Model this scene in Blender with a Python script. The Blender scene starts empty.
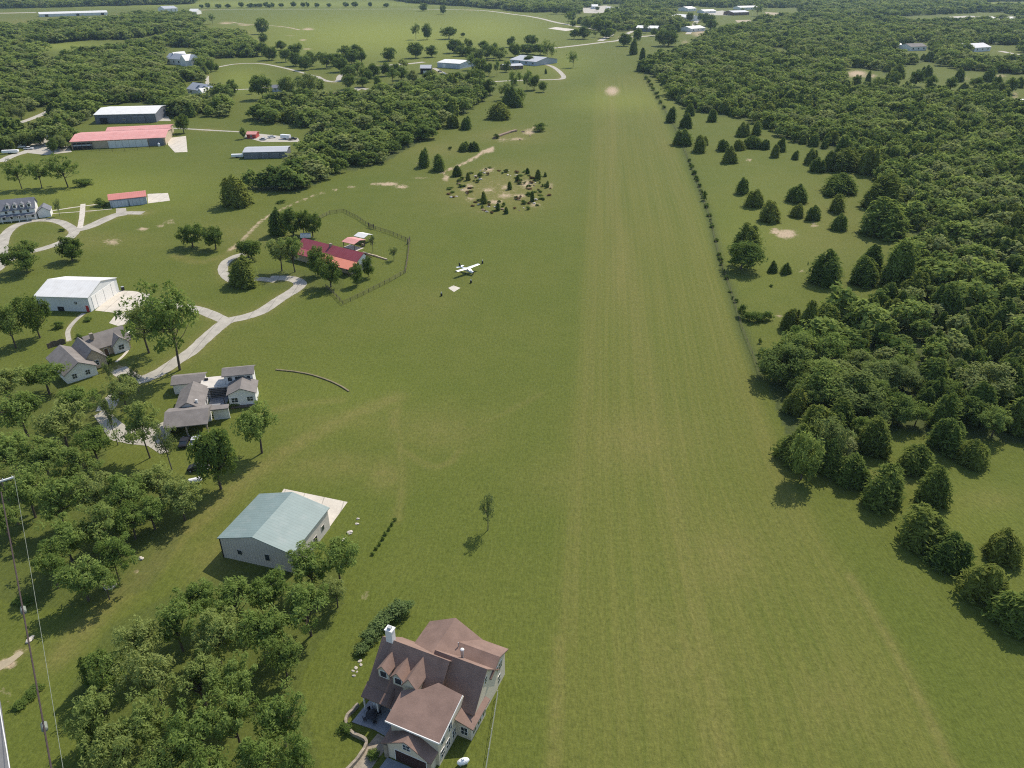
import bpy, math, random
import numpy as np
from mathutils import Vector, Matrix

random.seed(7)
RNG = np.random.default_rng(11)
sc = bpy.context.scene
C = sc.collection
PI = math.pi

# ------------------------------------------------------------------ camera
CAM_H, PITCH, FPX = 100.0, math.radians(29.2), 750.0
CP, SP = math.cos(PITCH), math.sin(PITCH)
cam = bpy.data.cameras.new('camera'); cam.sensor_width = 36.0
cam.lens = FPX / 1024 * 36; cam.clip_start = 1.0; cam.clip_end = 40000
camo = bpy.data.objects.new('camera', cam); C.objects.link(camo)
camo.location = (0, 0, CAM_H); camo.rotation_euler = (math.radians(90) - PITCH, 0, 0)
sc.camera = camo

def G(px, py, z=0.0):
    """survey helper: where the sight line through a picture point meets height z"""
    u = (px - 512) / FPX; v = (384 - py) / FPX
    dy, dz = CP + v * SP, -SP + v * CP
    t = (z - CAM_H) / dz
    return Vector((u * t, dy * t, z))
def GA(px, py):
    u = (px - 512) / FPX; v = (384 - py) / FPX
    t = -CAM_H / (-SP + v * CP)
    return u * t, (CP + v * SP) * t
def to_px(x, y, z=0.0):
    zz = z - CAM_H
    zf = y * CP - zz * SP
    return 512 + FPX * x / zf, 384 - FPX * (y * SP + zz * CP) / zf
def ppm(py): return (py + 35) * CP / CAM_H          # pixels per metre on the ground at that row
def hpm(py):                                        # pixels per metre of height at that row
    return ppm(py) * math.cos(PITCH + math.atan((py - 384) / FPX))

# ------------------------------------------------------------------ render settings, light
sc.render.engine = 'CYCLES'
sc.view_settings.view_transform = 'Standard'; sc.view_settings.look = 'None'
sc.view_settings.exposure = 0.28; sc.view_settings.gamma = 1.0
sc.view_settings.use_curve_mapping = False
cy = sc.cycles
cy.max_bounces = 5; cy.diffuse_bounces = 3; cy.glossy_bounces = 2; cy.transmission_bounces = 3
cy.volume_bounces = 0; cy.transparent_max_bounces = 4; cy.use_denoising = False
cy.sample_clamp_indirect = 4.0
try: cy.denoiser = 'OPENIMAGEDENOISE'
except Exception: pass
cy.filter_width = 1.1

SUN_AZ, SUN_EL = math.radians(34), math.radians(48.5)
w = bpy.data.worlds.new('World'); sc.world = w; w.use_nodes = True
nt = w.node_tree; bg = nt.nodes['Background']
sky = nt.nodes.new('ShaderNodeTexSky'); sky.sky_type = 'NISHITA'; sky.sun_disc = False
sky.sun_elevation = SUN_EL; sky.sun_rotation = SUN_AZ
nt.links.new(sky.outputs[0], bg.inputs[0]); bg.inputs[1].default_value = 0.148
sl = bpy.data.lights.new('sun', 'SUN'); sl.energy = 3.95; sl.angle = math.radians(0.5); sl.color = (1.0, 0.92, 0.79)
so = bpy.data.objects.new('sun', sl); C.objects.link(so)
sd = Vector((math.sin(SUN_AZ) * math.cos(SUN_EL), math.cos(SUN_AZ) * math.cos(SUN_EL), math.sin(SUN_EL)))
so.rotation_euler = sd.to_track_quat('Z', 'Y').to_euler(); so.location = (200, 300, 400)

# ------------------------------------------------------------------ materials
class NB:
    def __init__(s, name):
        s.m = bpy.data.materials.new(name); s.m.use_nodes = True
        s.t = s.m.node_tree; s.t.nodes.clear()
        s.out = s.n('ShaderNodeOutputMaterial')
    def n(s, typ, **kw):
        nd = s.t.nodes.new(typ)
        for k, v in kw.items(): setattr(nd, k, v)
        return nd
    def l(s, a, b): s.t.links.new(a, b)
    def noise(s, vec, scale, detail=3, rough=.55):
        nd = s.n('ShaderNodeTexNoise'); nd.inputs['Scale'].default_value = scale
        nd.inputs['Detail'].default_value = detail; nd.inputs['Roughness'].default_value = rough
        s.l(vec, nd.inputs['Vector']); return nd.outputs['Fac']
    def ramp(s, fac, a, b):
        nd = s.n('ShaderNodeMapRange'); nd.inputs[1].default_value = a; nd.inputs[2].default_value = b
        s.l(fac, nd.inputs[0]); return nd.outputs[0]
    def math(s, op, a, b=None):
        nd = s.n('ShaderNodeMath', operation=op)
        for i, x in enumerate((a, b)):
            if x is None: continue
            if isinstance(x, (int, float)): nd.inputs[i].default_value = x
            else: s.l(x, nd.inputs[i])
        return nd.outputs[0]
    def mix(s, fac, a, b, mode='MIX'):
        nd = s.n('ShaderNodeMix', data_type='RGBA', blend_type=mode)
        for sock, x in ((nd.inputs[0], fac), (nd.inputs[6], a), (nd.inputs[7], b)):
            if isinstance(x, (int, float)): sock.default_value = x
            elif isinstance(x, tuple): sock.default_value = (*x, 1)
            else: s.l(x, sock)
        return nd.outputs[2]

def mat(name, col, rough=.8, ns=1.5, var=.18, metallic=0.0, rib=None, ribc=.12, ribw=.16, bump=0.0, spec=.3, fine=None, stain=None, course=None):
    """base colour with two scales of noise wear, optional ribs (axis, spacing m) and weather stains"""
    b = NB(name); geo = b.n('ShaderNodeTexCoord'); v = geo.outputs['Object']
    p = b.n('ShaderNodeBsdfPrincipled'); p.inputs['Roughness'].default_value = rough
    p.inputs['Metallic'].default_value = metallic
    p.inputs['Specular IOR Level'].default_value = spec
    f = b.math('ADD', b.math('MULTIPLY', b.noise(v, ns, 4), .65), b.math('MULTIPLY', b.noise(v, fine or ns * 9, 2), .35))
    f = b.ramp(f, .3, .7)
    c = b.mix(f, tuple(x * (1 - var) for x in col), tuple(min(1, x * (1 + var)) for x in col))
    if stain:
        sf = b.ramp(b.noise(v, .35, 5, .7), .5, .72)
        c = b.mix(b.math('MULTIPLY', sf, .55), c, stain)
    if rib:
        sep = b.n('ShaderNodeSeparateXYZ'); b.l(v, sep.inputs[0])
        x = sep.outputs[rib[0]]
        fr = b.math('FRACT', b.math('DIVIDE', x, rib[1]))
        g = b.math('LESS_THAN', fr, ribw)
        c = b.mix(b.math('MULTIPLY', g, ribc), c, (0.02, 0.02, 0.02))
    if course:
        sep = b.n('ShaderNodeSeparateXYZ'); b.l(v, sep.inputs[0])
        fr = b.math('FRACT', b.math('DIVIDE', sep.outputs[2], course))
        g = b.math('LESS_THAN', fr, .2)
        c = b.mix(b.math('MULTIPLY', g, .25), c, (0.02, 0.015, 0.012))
    b.l(c, p.inputs['Base Color'])
    if bump:
        bn = b.n('ShaderNodeBump'); bn.inputs['Strength'].default_value = bump; bn.inputs['Distance'].default_value = .05
        b.l(f, bn.inputs['Height']); b.l(bn.outputs[0], p.inputs['Normal'])
    b.l(p.outputs[0], b.out.inputs[0]); return b.m

def foliage(name, ca, cb, trans=.25, objvar=.35, cc=None):
    b = NB(name)
    at = b.n('ShaderNodeAttribute', attribute_name='tint'); oi = b.n('ShaderNodeObjectInfo')
    f = b.math('ADD', b.math('MULTIPLY', at.outputs['Fac'], 1 - objvar), b.math('MULTIPLY', oi.outputs['Random'], objvar))
    c = b.mix(f, ca, cb)
    if cc:                                        # some plants lean to a second, yellower or greyer hue
        r2 = b.math('FRACT', b.math('MULTIPLY', oi.outputs['Random'], 7.31))
        c = b.mix(b.math('MULTIPLY', b.ramp(r2, .55, 1.0), .8), c, cc)
    d = b.n('ShaderNodeBsdfDiffuse'); t = b.n('ShaderNodeBsdfTranslucent'); m = b.n('ShaderNodeMixShader')
    b.l(c, d.inputs[0])
    b.l(b.mix(.5, c, (0.27, 0.33, 0.06)), t.inputs[0])
    m.inputs[0].default_value = trans
    b.l(d.outputs[0], m.inputs[1]); b.l(t.outputs[0], m.inputs[2]); b.l(m.outputs[0], b.out.inputs[0])
    return b.m

M = {}
M['leaf'] = foliage('grove_leaf', (.100, .165, .034), (.290, .375, .105), .50, .35, (.32, .36, .12))
M['leafw'] = foliage('woodland_leaf', (.060, .112, .028), (.300, .370, .100), .48, .70, (.31, .33, .14))
M['leafd'] = foliage('dark_oak_leaf', (.058, .102, .022), (.19, .26, .065), .46, .35)
M['cedar'] = foliage('cedar_leaf', (.050, .092, .026), (.22, .28, .065), .46, .35, (.24, .26, .06))
M['bare'] = foliage('thin_leaf', (.11, .15, .045), (.22, .26, .10), .40, .3)
M['hedge'] = foliage('glossy_hedge_leaf', (.08, .13, .04), (.22, .29, .11), .35, .25)
M['brown'] = foliage('dry_brush', (.10, .065, .03), (.20, .13, .07), .1, .4)
M['bark'] = mat('bark', (.085, .068, .05), .95, 3, .4)
M['barkl'] = mat('pale_bark', (.16, .14, .11), .95, 3, .35)
M['concrete'] = mat('concrete', (.39, .36, .30), .9, .22, .24, fine=2.5, rib=(0, 4.5), ribc=.35, ribw=.05, stain=(.24, .22, .18))
M['paleslab'] = mat('pale_concrete', (.55, .50, .42), .9, .3, .16, fine=2.5, rib=(0, 4.5), ribc=.35, ribw=.05, stain=(.40, .36, .30))
M['greyslab'] = mat('grey_driveway', (.26, .27, .29), .9, .5, .15)
M['asphalt'] = mat('asphalt', (.17, .17, .17), .95, .4, .18)
M['gravel'] = mat('gravel', (.42, .39, .33), 1, .5, .2, fine=6)
M['dirt'] = mat('dirt_track', (.36, .30, .20), 1, .3, .25, fine=4)
M['line'] = mat('road_paint', (.75, .74, .70), .8, 1, .15)
M['shingle'] = mat('brown_shingle', (.225, .150, .120), .95, .5, .20, bump=.4, fine=5, stain=(.165, .108, .088))
M['greyshingle'] = mat('grey_shingle', (.205, .185, .170), .95, .5, .22, bump=.4, fine=5, stain=(.15, .135, .125))
M['bluegreyshingle'] = mat('slate_shingle', (.16, .165, .185), .95, .7, .15, fine=8)
M['flatroof'] = mat('flat_membrane', (.58, .54, .48), .9, .5, .12, stain=(.42, .38, .33))
M['cream'] = mat('cream_siding', (.60, .53, .41), .85, .8, .07, stain=(.5, .44, .34))
M['whitew'] = mat('white_siding', (.74, .72, .68), .8, .8, .06, stain=(.62, .60, .55))
M['trim'] = mat('white_trim', (.76, .74, .70), .7, 2, .05)
M['greymetalwall'] = mat('grey_metal_wall', (.56, .51, .45), .65, .6, .08, rib=(0, .6), ribc=.22)
M['greymetalwally'] = mat('grey_metal_gable', (.30, .28, .26), .65, .6, .08, rib=(1, .6), ribc=.22)
M['whitemetalwall'] = mat('white_metal_wall', (.62, .63, .62), .6, .6, .06, rib=(0, .9), ribc=.12)
M['bluewall'] = mat('slate_metal_wall', (.15, .16, .185), .6, .6, .12, rib=(0, 1.0))
M['palebluewall'] = mat('pale_blue_wall', (.44, .48, .53), .6, .6, .08, rib=(0, 1.6), ribc=.25)
M['greenroof'] = mat('green_metal_roof', (.205, .270, .255), .48, .3, .09, rib=(1, .75), ribc=.16, spec=.35, stain=(.30, .34, .32))
M['whiteroof'] = mat('white_metal_roof', (.70, .69, .66), .55, .3, .08, rib=(0, .9), ribc=.10, stain=(.56, .53, .48))
M['redroof'] = mat('red_metal_roof', (.54, .20, .165), .55, .3, .10, rib=(0, .9), ribc=.12)
M['pinkroof'] = mat('faded_red_metal_roof', (.60, .27, .24), .6, .25, .14, rib=(0, 1.2), ribc=.10, stain=(.66, .42, .38))
M['crimson'] = mat('shaded_crimson_roof', (.30, .062, .075), .5, .3, .12, rib=(0, .8), ribc=.15)  # dimness of the steep slope turned from the sun is put into this red
M['orange'] = mat('sunlit_orange_porch_roof', (.58, .20, .13), .6, .3, .10, rib=(0, .8), ribc=.12)  # stronger sun on the low-pitched porch is put into this lighter red
M['greyroof'] = mat('grey_metal_roof', (.42, .43, .45), .55, .3, .08, rib=(0, .9), ribc=.08)
M['palemetal'] = mat('pale_metal', (.66, .65, .62), .5, .6, .06)
M['glass'] = mat('window_glass', (.03, .04, .05), .12, 1, .2, spec=.6)
M['dark'] = mat('dark_opening', (.018, .018, .02), .8, 1, .2)
M['garage'] = mat('dark_brown_door', (.045, .022, .018), .6, 1, .2)
M['door'] = mat('brown_door', (.14, .08, .05), .7, 2, .2)
M['reddoor'] = mat('red_door', (.42, .04, .04), .6, 2, .1)
M['stone'] = mat('stone_wall', (.30, .255, .195), .95, 1.2, .35, bump=.6)
M['rock'] = mat('pale_rock', (.52, .47, .40), .95, 1.3, .25, bump=.5)
M['brownrock'] = mat('brown_rock', (.24, .17, .12), .95, 1.3, .3, bump=.5)
M['wood'] = mat('weathered_wood', (.12, .095, .07), .95, 3, .3)
M['palewood'] = mat('pale_timber', (.48, .40, .29), .9, 3, .2)
M['steel'] = mat('galvanised_steel', (.42, .43, .43), .5, 2, .15, metallic=.3)
M['fencewire'] = mat('fence_wire', (.20, .22, .18), .7, 2, .15)
M['earth'] = mat('earth', (.20, .17, .10), 1, 1.2, .3)
M['cable'] = mat('dark_cable', (.055, .038, .034), .7, 2, .35)
M['palecable'] = mat('pale_wire', (.22, .24, .19), .5, 2, .1)
M['white'] = mat('white_paint', (.78, .78, .77), .35, 1, .04)
M['black'] = mat('black_paint', (.02, .02, .024), .4, 1, .2)
M['silver'] = mat('silver_paint', (.45, .46, .48), .35, 1, .06)
M['tyre'] = mat('tyre_rubber', (.02, .02, .02), .9, 2, .2)
M['redpaint'] = mat('red_paint', (.40, .06, .05), .5, 1, .1)
M['brownwall'] = mat('brown_wall', (.16, .10, .07), .9, 1, .2)
M['tan'] = mat('tan_wall', (.44, .36, .25), .85, .8, .1)

# ------------------------------------------------------------------ mesh helpers
class MB:
    def __init__(s): s.v = []; s.f = []
    def add(s, vs, fs):
        o = len(s.v); s.v += [tuple(p) for p in vs]; s.f += [tuple(i + o for i in q) for q in fs]; return s
    def box(s, cx, cy, z0, sx, sy, sz, rot=0.0):
        c, n = math.cos(rot), math.sin(rot); vs = []
        for z in (z0, z0 + sz):
            for (a, b) in ((-1, -1), (1, -1), (1, 1), (-1, 1)):
                x, y = a * sx / 2, b * sy / 2
                vs.append((cx + x * c - y * n, cy + x * n + y * c, z))
        return s.add(vs, [(3, 2, 1, 0), (4, 5, 6, 7), (0, 1, 5, 4), (1, 2, 6, 5), (2, 3, 7, 6), (3, 0, 4, 7)])
    def prism(s, poly, z0, z1):
        n = len(poly)
        vs = [(x, y, z0) for x, y in poly] + [(x, y, z1) for x, y in poly]
        return s.add(vs, [tuple(range(n - 1, -1, -1)), tuple(range(n, 2 * n))] + [(i, (i + 1) % n, n + (i + 1) % n, n + i) for i in range(n)])
    def extr(s, prof, d0, d1):
        """profile points (3D) swept from offset d0 to d1"""
        n = len(prof)
        vs = [tuple(Vector(p) + Vector(d0)) for p in prof] + [tuple(Vector(p) + Vector(d1)) for p in prof]
        return s.add(vs, [tuple(range(n - 1, -1, -1)), tuple(range(n, 2 * n))] + [(i, (i + 1) % n, n + (i + 1) % n, n + i) for i in range(n)])
    def slab(s, pts, th):
        """a sloping polygon with vertical thickness th under it"""
        n = len(pts)
        vs = [tuple(p) for p in pts] + [(p[0], p[1], p[2] - th) for p in pts]
        return s.add(vs, [tuple(range(n)), tuple(range(2 * n - 1, n - 1, -1))] + [(i, n + i, n + (i + 1) % n, (i + 1) % n) for i in range(n)])
    def tube(s, path, radii, k=6, cap=True):
        path = [Vector(p) for p in path]; rings = []
        for i, p in enumerate(path):
            a = path[max(0, i - 1)]; b = path[min(len(path) - 1, i + 1)]
            d = (b - a).normalized(); u = d.orthogonal().normalized() if abs(d.z) > .9 else d.cross(Vector((0, 0, 1))).normalized()
            if abs(d.z) > .9: u = Vector((1, 0, 0)) - d * d.x; u.normalize()
            v = d.cross(u)
            r = radii[i] if isinstance(radii, (list, tuple)) else radii
            rings.append([p + (u * math.cos(2 * PI * j / k) + v * math.sin(2 * PI * j / k)) * r for j in range(k)])
        vs = [q for r in rings for q in r]; fs = []
        for i in range(len(path) - 1):
            for j in range(k):
                a, b = i * k + j, i * k + (j + 1) % k
                fs.append((a, b, b + k, a + k))
        if cap: fs += [tuple(range(k - 1, -1, -1)), tuple(range((len(path) - 1) * k, len(path) * k))]
        return s.add(vs, fs)
    def ball(s, c, r, n=8, m=6, jit=0.0, rnd=random):
        vs = []; fs = []
        for i in range(m + 1):
            th = PI * i / m
            for j in range(n):
                ph = 2 * PI * j / n; q = 1 + jit * (rnd.random() - .5)
                vs.append((c[0] + r[0] * q * math.sin(th) * math.cos(ph), c[1] + r[1] * q * math.sin(th) * math.sin(ph), c[2] + r[2] * q * math.cos(th)))
        for i in range(m):
            for j in range(n):
                a, b = i * n + j, i * n + (j + 1) % n
                fs.append((a, a + n, b + n, b))
        return s.add(vs, fs)
    def mesh(s, name, m, smooth=False):
        me = bpy.data.meshes.new(name); me.from_pydata(s.v, [], s.f); me.materials.append(M[m] if isinstance(m, str) else m)
        if smooth: me.polygons.foreach_set('use_smooth', [True] * len(me.polygons))
        me.validate(); me.update(); return me
    def obj(s, name, m, parent=None, smooth=False):
        o = bpy.data.objects.new(name, s.mesh(name, m, smooth)); C.objects.link(o)
        if parent: o.parent = parent
        return o

def tag(o, label, cat, group=None, kind=None):
    if label: o['label'] = label
    if cat: o['category'] = cat
    if group: o['group'] = group
    if kind: o['kind'] = kind
    return o
def thing(name, label, cat, loc, rot=0.0, group=None):
    o = bpy.data.objects.new(name, None); C.objects.link(o); o.empty_display_size = .5
    o.location = loc; o.rotation_euler = (0, 0, rot); return tag(o, label, cat, group)
def struct(o): o['kind'] = 'structure'; return o
def smooth_line(pts, n=6):
    """Catmull-Rom through 2D points"""
    p = [Vector(q[:2]) for q in pts]; out = []
    P = [p[0] * 2 - p[1]] + p + [p[-1] * 2 - p[-2]]
    for i in range(1, len(P) - 2):
        a, b, c, d = P[i - 1:i + 3]
        for k in range(n):
            t = k / n
            out.append(.5 * ((2 * b) + (c - a) * t + (2 * a - 5 * b + 4 * c - d) * t * t + (3 * b - a - 3 * c + d) * t ** 3))
    out.append(p[-1]); return out
# ------------------------------------------------------------------ areas on the ground (survey outlines)
def inpoly(px, py, poly):
    px = np.asarray(px, float); py = np.asarray(py, float); r = np.zeros(px.shape, bool)
    n = len(poly)
    for i in range(n):
        x0, y0 = poly[i]; x1, y1 = poly[(i + 1) % n]
        if y0 == y1: continue
        c = ((y0 > py) != (y1 > py)) & (px < (x1 - x0) * (py - y0) / (y1 - y0) + x0)
        r ^= c
    return r
W_RIGHT = [(636, 70), (650, 62), (674, 55), (692, 47), (706, 37), (718, 33), (760, 22), (800, 16), (860, 20), (920, 24), (960, 22), (1100, 24), (1400, 30), (1400, 470), (1040, 447), (985, 440), (925, 436), (903, 428),
           (880, 440), (860, 452), (840, 470), (812, 468), (792, 458), (785, 430), (768, 386), (780, 362), (803, 345), (830, 316), (868, 308), (914, 292),
           (894, 264), (914, 240), (902, 206), (885, 190), (874, 164), (836, 152), (795, 143), (764, 126), (737, 118), (700, 112), (678, 104), (667, 92), (660, 80)]
W_RIGHT_HOLES = [[(890, 52), (935, 51), (936, 60), (892, 60)], [(965, 52), (1030, 55), (1030, 64), (966, 60)], [(766, 50), (786, 48), (790, 57), (768, 58)], [(844, 66), (870, 69), (888, 74), (890, 94), (846, 92)], [(888, 70), (925, 62), (960, 70), (1000, 74), (1100, 76), (1100, 92), (985, 92), (960, 98), (892, 95)],
                 [(1006, 86), (1030, 86), (1040, 108), (1006, 108)], [(945, 84), (968, 84), (966, 94), (948, 94)], [(905, 84), (915, 84), (912, 92), (904, 90)], [(894, 45), (930, 42), (930, 52), (894, 52)], [(970, 45), (1020, 45), (1024, 57), (970, 54)]]
W_FAR_R = [(560, 12), (600, 3), (610, -8), (1300, -8), (1300, 20), (1024, 18), (1000, 12), (930, 15), (850, 20), (805, 14), (765, 12), (740, 9), (690, 6), (665, 9), (640, 16), (600, 13), (575, 14)]
W_FAR_R_HOLES = [[(980, 2), (1100, 1), (1100, 8), (990, 8)], [(685, 8), (800, 8), (800, 17), (685, 17)], [(578, 5), (622, 4), (624, 14), (580, 15)]]
W_MID_R = [(592, 20), (612, 14), (640, 14), (672, 12), (680, 22), (690, 30), (665, 34), (655, 30), (630, 31), (612, 32), (595, 30), (578, 24)]
W_TOP = [(-300, -8), (215, -8), (190, 4), (110, 6), (36, 8), (-300, 14)]
W_TOP2 = [(370, -4), (640, -8), (600, 6), (560, 11), (530, 13), (500, 9), (460, 6), (410, 3)]
W_L1 = [(-200, 20), (0, 28), (18, 32), (30, 46), (44, 58), (44, 70), (20, 76), (0, 82), (-200, 90)]
W_L2 = [(20, 40), (24, 34), (36, 28), (60, 26), (110, 22), (150, 17), (188, 17), (200, 24), (198, 31), (165, 34), (125, 40), (90, 40), (35, 45)]
W_L3 = [(-200, 100), (0, 84), (30, 80), (48, 74), (60, 60), (100, 55), (148, 44), (200, 34), (240, 38), (256, 46), (255, 57), (214, 59), (205, 70), (206, 84), (216, 92), (230, 106), (226, 117), (172, 117), (158, 104), (96, 104), (93, 118), (72, 127), (70, 150), (55, 151), (45, 131), (58, 114), (62, 103), (40, 107), (0, 120), (-200, 150)]
W_L3_HOLES = [[(160, 47), (197, 47), (201, 75), (158, 76)], [(182, 82), (216, 82), (218, 106), (180, 108)]]
W_L4 = [(-200, 134), (0, 126), (34, 132), (40, 140), (12, 150), (-200, 160)]
W_C = [(254, 112), (270, 102), (296, 99), (318, 103), (345, 100), (385, 97), (425, 88), (455, 84), (480, 90), (478, 104), (466, 112), (448, 118), (440, 128), (424, 140), (406, 150), (388, 160), (370, 168), (345, 170), (322, 182), (294, 191), (262, 191), (248, 188), (262, 184), (292, 178), (304, 150), (318, 134), (330, 128), (298, 126), (258, 122)]
W_C2 = [(398, 73), (430, 76), (455, 82), (470, 84), (470, 78), (440, 76), (428, 74)]
WOODS = [(W_RIGHT, W_RIGHT_HOLES), (W_FAR_R, W_FAR_R_HOLES), (W_MID_R, []), (W_TOP, []), (W_TOP2, []), (W_L1, []), (W_L2, []), (W_L3, W_L3_HOLES), (W_L4, []), (W_C, [])]

def woods_mask(px, py):
    r = np.zeros(np.shape(px), bool)
    for poly, holes in WOODS:
        k = inpoly(px, py, poly)
        for h in holes: k &= ~inpoly(px, py, h)
        r |= k
    return r

LEFT_EDGE = [(600, 60), (597, 80), (592, 150), (586, 250), (580, 345), (572, 450), (566, 560), (562, 640), (558, 768), (553, 900), (545, 1500)]
RIGHT_EDGE = [(643, 60), (650, 84), (675, 150), (700, 210), (728, 300), (757, 390), (788, 470), (822, 530), (850, 576), (908, 676), (953, 768), (1020, 900), (1340, 1500)]
def lerp_edge(e, py):
    ys = [q[1] for q in e]; xs = [q[0] for q in e]; return np.interp(py, ys, xs)

# ------------------------------------------------------------------ the ground, one sheet
cols = np.concatenate([np.arange(-1500, -60, 30), np.arange(-60, 1084, 3), np.arange(1084, 2525, 30)]).astype(float)
rows = np.concatenate([[-27, -25, -22, -18, -14, -10, -7], np.arange(-5, 70, 1.5), np.arange(70, 800, 3), np.arange(800, 1500, 20)]).astype(float)
PXg, PYg = np.meshgrid(cols, rows)
X, Y = GA(PXg, PYg)
nr, nc = PXg.shape
sppm = np.maximum((PYg + 35) * CP / CAM_H, .05)
lx, rx = lerp_edge(LEFT_EDGE, PYg), lerp_edge(RIGHT_EDGE, PYg)
U = (PXg - lx) / (rx - lx)
def sstep(a, b, x): t = np.clip((x - a) / (b - a), 0, 1); return t * t * (3 - 2 * t)
runway = sstep(-.06, .04, U) * (1 - sstep(.97, 1.06, U)) * sstep(66, 84, PYg)
dry = np.zeros_like(X); bare = np.zeros_like(X); bright = np.zeros_like(X); floor = np.zeros_like(X)
def seg_d(pts):
    d = np.full(X.shape, 1e9)
    for a, b in zip(pts[:-1], pts[1:]):
        ax, ay = a; bx, by = b
        L2 = (bx - ax) ** 2 + (by - ay) ** 2
        t = np.clip(((X - ax) * (bx - ax) + (Y - ay) * (by - ay)) / max(L2, 1e-6), 0, 1)
        d = np.minimum(d, np.hypot(X - ax - t * (bx - ax), Y - ay - t * (by - ay)))
    return d
def track(arr, px, wid, amt, soft=1.0):
    pts = [tuple(p) for p in smooth_line([G(*q) for q in px], 5)]
    d = seg_d(pts); s = np.maximum(wid * soft, 1.2 / sppm)
    np.maximum(arr, amt * np.exp(-(d / s) ** 2 * .7), out=arr)
def blotch(arr, px, py, rx_, ry_, amt, ang=0.0):
    dx, dy = PXg - px, PYg - py; c, s = math.cos(ang), math.sin(ang)
    q = ((dx * c + dy * s) / rx_) ** 2 + ((-dx * s + dy * c) / ry_) ** 2
    np.maximum(arr, amt * np.exp(-q * 1.2), out=arr)
# worn tracks in the grass
track(dry, [(60, 655), (100, 612), (140, 577), (170, 547), (200, 520), (256, 472), (330, 425), (395, 398)], 2.6, .5)
track(dry, [(256, 415), (300, 405), (340, 400)], 1.6, .35)
track(dry, [(398, 400), (400, 440), (402, 480), (398, 520)], 1.0, .36)
track(dry, [(430, 437), (450, 432), (475, 425), (500, 415), (540, 395)], .9, .26)
track(dry, [(405, 452), (430, 466), (450, 462), (460, 450)], .9, .42)
track(dry, [(560, 640), (557, 700), (553, 768)], 1.0, .4)
track(dry, [(850, 576), (880, 625), (908, 676), (953, 768)], .8, .45)
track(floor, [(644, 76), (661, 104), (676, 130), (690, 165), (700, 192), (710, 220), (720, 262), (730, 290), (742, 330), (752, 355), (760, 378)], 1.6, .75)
track(dry, [(612, 90), (612, 192), (626, 250), (640, 345), (660, 430), (680, 520), (702, 640), (722, 768)], 2.6, .26)
track(dry, [(600, 130), (594, 300), (580, 470), (565, 640)], 1.5, .2)
track(dry, [(652, 110), (690, 220), (720, 330), (757, 430), (800, 540)], 2.0, .12)
track(bare, [(240, 243), (250, 232), (268, 216), (300, 201), (330, 191), (375, 184), (405, 186)], 1.2, .55)
track(bare, [(240, 243), (230, 250)], 1.5, .6)
track(bare, [(440, 173), (460, 165), (476, 157), (486, 150), (492, 148)], 1.5, .75)
track(dry, [(486, 150), (505, 150), (525, 150)], 1.5, .4)
track(dry, [(175, 256), (200, 262), (225, 255), (240, 243)], 2.0, .5)
for q in [(612, 91, 9, 6, .75), (388, 184, 13, 2.2, .8), (402, 187, 8, 2, .7), (420, 178, 12, 2, .4), (420, 164, 10, 2, .5), (488, 151, 7, 2.5, .9), (476, 158, 5, 1.5, .7),
          (112, 242, 12, 4, .6), (92, 240, 8, 1.6, .4), (143, 229, 7, 2.5, .7), (170, 222, 9, 4, .45), (160, 226, 5, 1.5, .6),
          (786, 234, 12, 5, .95), (775, 231, 6, 3, .9), (814, 225, 6, 3, .6), (800, 272, 8, 2, .5), (785, 216, 6, 1.5, .5), (946, 163, 4, 1, .4),
          (749, 160, 4, 2, .6), (780, 315, 8, 2, .6), (529, 132, 8, 3, .8), (517, 139, 10, 2, .6), (502, 140, 10, 3, .5), (535, 128, 5, 1.6, .7),
          (446, 178, 4, 4, .8), (488, 170, 8, 2.4, .9), (470, 186, 6, 2.5, .8), (505, 195, 9, 2.5, .8), (488, 189, 8, 2, .8), (494, 202, 10, 3, .7), (470, 200, 7, 2, .7), (520, 197, 9, 2, .9), (527, 184, 10, 5, .7), (465, 190, 7, 2, .6), (505, 186, 5, 2, .8), (480, 210, 8, 2, .5), (535, 205, 7, 3, .6), (550, 186, 5, 5, .5), (500, 190, 54, 24, .26),
          (200, 50, 6, 3, .8), (226, 23, 10, 1.5, .7), (245, 25, 10, 1.5, .6), (262, 39, 8, 1.6, .5), (290, 36, 10, 1, .5), (308, 29, 8, 1.4, .8), (303, 40, 5, 1, .7), (307, 49, 7, 1, .6), (195, 16, 6, 2, .8),
          (857, 74, 12, 4, .9), (870, 76, 8, 3, .7), (1015, 96, 4, 8, .5), (1000, 76, 10, 3, .5), (965, 78, 12, 3, .4),
          (5, 664, 12, 6, .85), (20, 652, 8, 4, .6), (3, 690, 5, 5, .4), (352, 262, 3, 2, .3), (8, 700, 6, 30, .25), (366, 596, 10, 6, .3),
          (137, 571, 5, 3, .5), (12, 455, 4, 3, .3), (105, 545, 10, 3, .3), (655, 66, 6, 2, .3), (700, 33, 12, 6, .6), (685, 44, 6, 6, .5), (380, 368, 1, 1, .2)]:
    blotch(bare, *q)
for q in [(330, 465, 60, 16, .35), (385, 475, 22, 18, .5), (640, 440, 60, 35, .35), (440, 430, 60, 25, .35), (620, 270, 12, 40, .4), (680, 660, 60, 60, .3), (560, 480, 40, 30, .2),
          (395, 420, 10, 18, .45), (720, 560, 50, 40, .35), (830, 700, 50, 40, .25), (880, 480, 40, 10, .3), (990, 500, 40, 12, .3), (230, 33, 30, 5, .5), (50, 22, 60, 6, .4), (25, 23, 20, 4, .5),
          (345, 420, 60, 10, .3), (500, 190, 62, 26, .6), (510, 136, 40, 9, .45), (440, 150, 40, 10, .4), (420, 300, 60, 20, .2), (80, 240, 80, 12, .3), (250, 235, 60, 16, .3), (220, 560, 40, 30, .4), (830, 230, 60, 40, .25)]:
    blotch(dry, *q)
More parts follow.
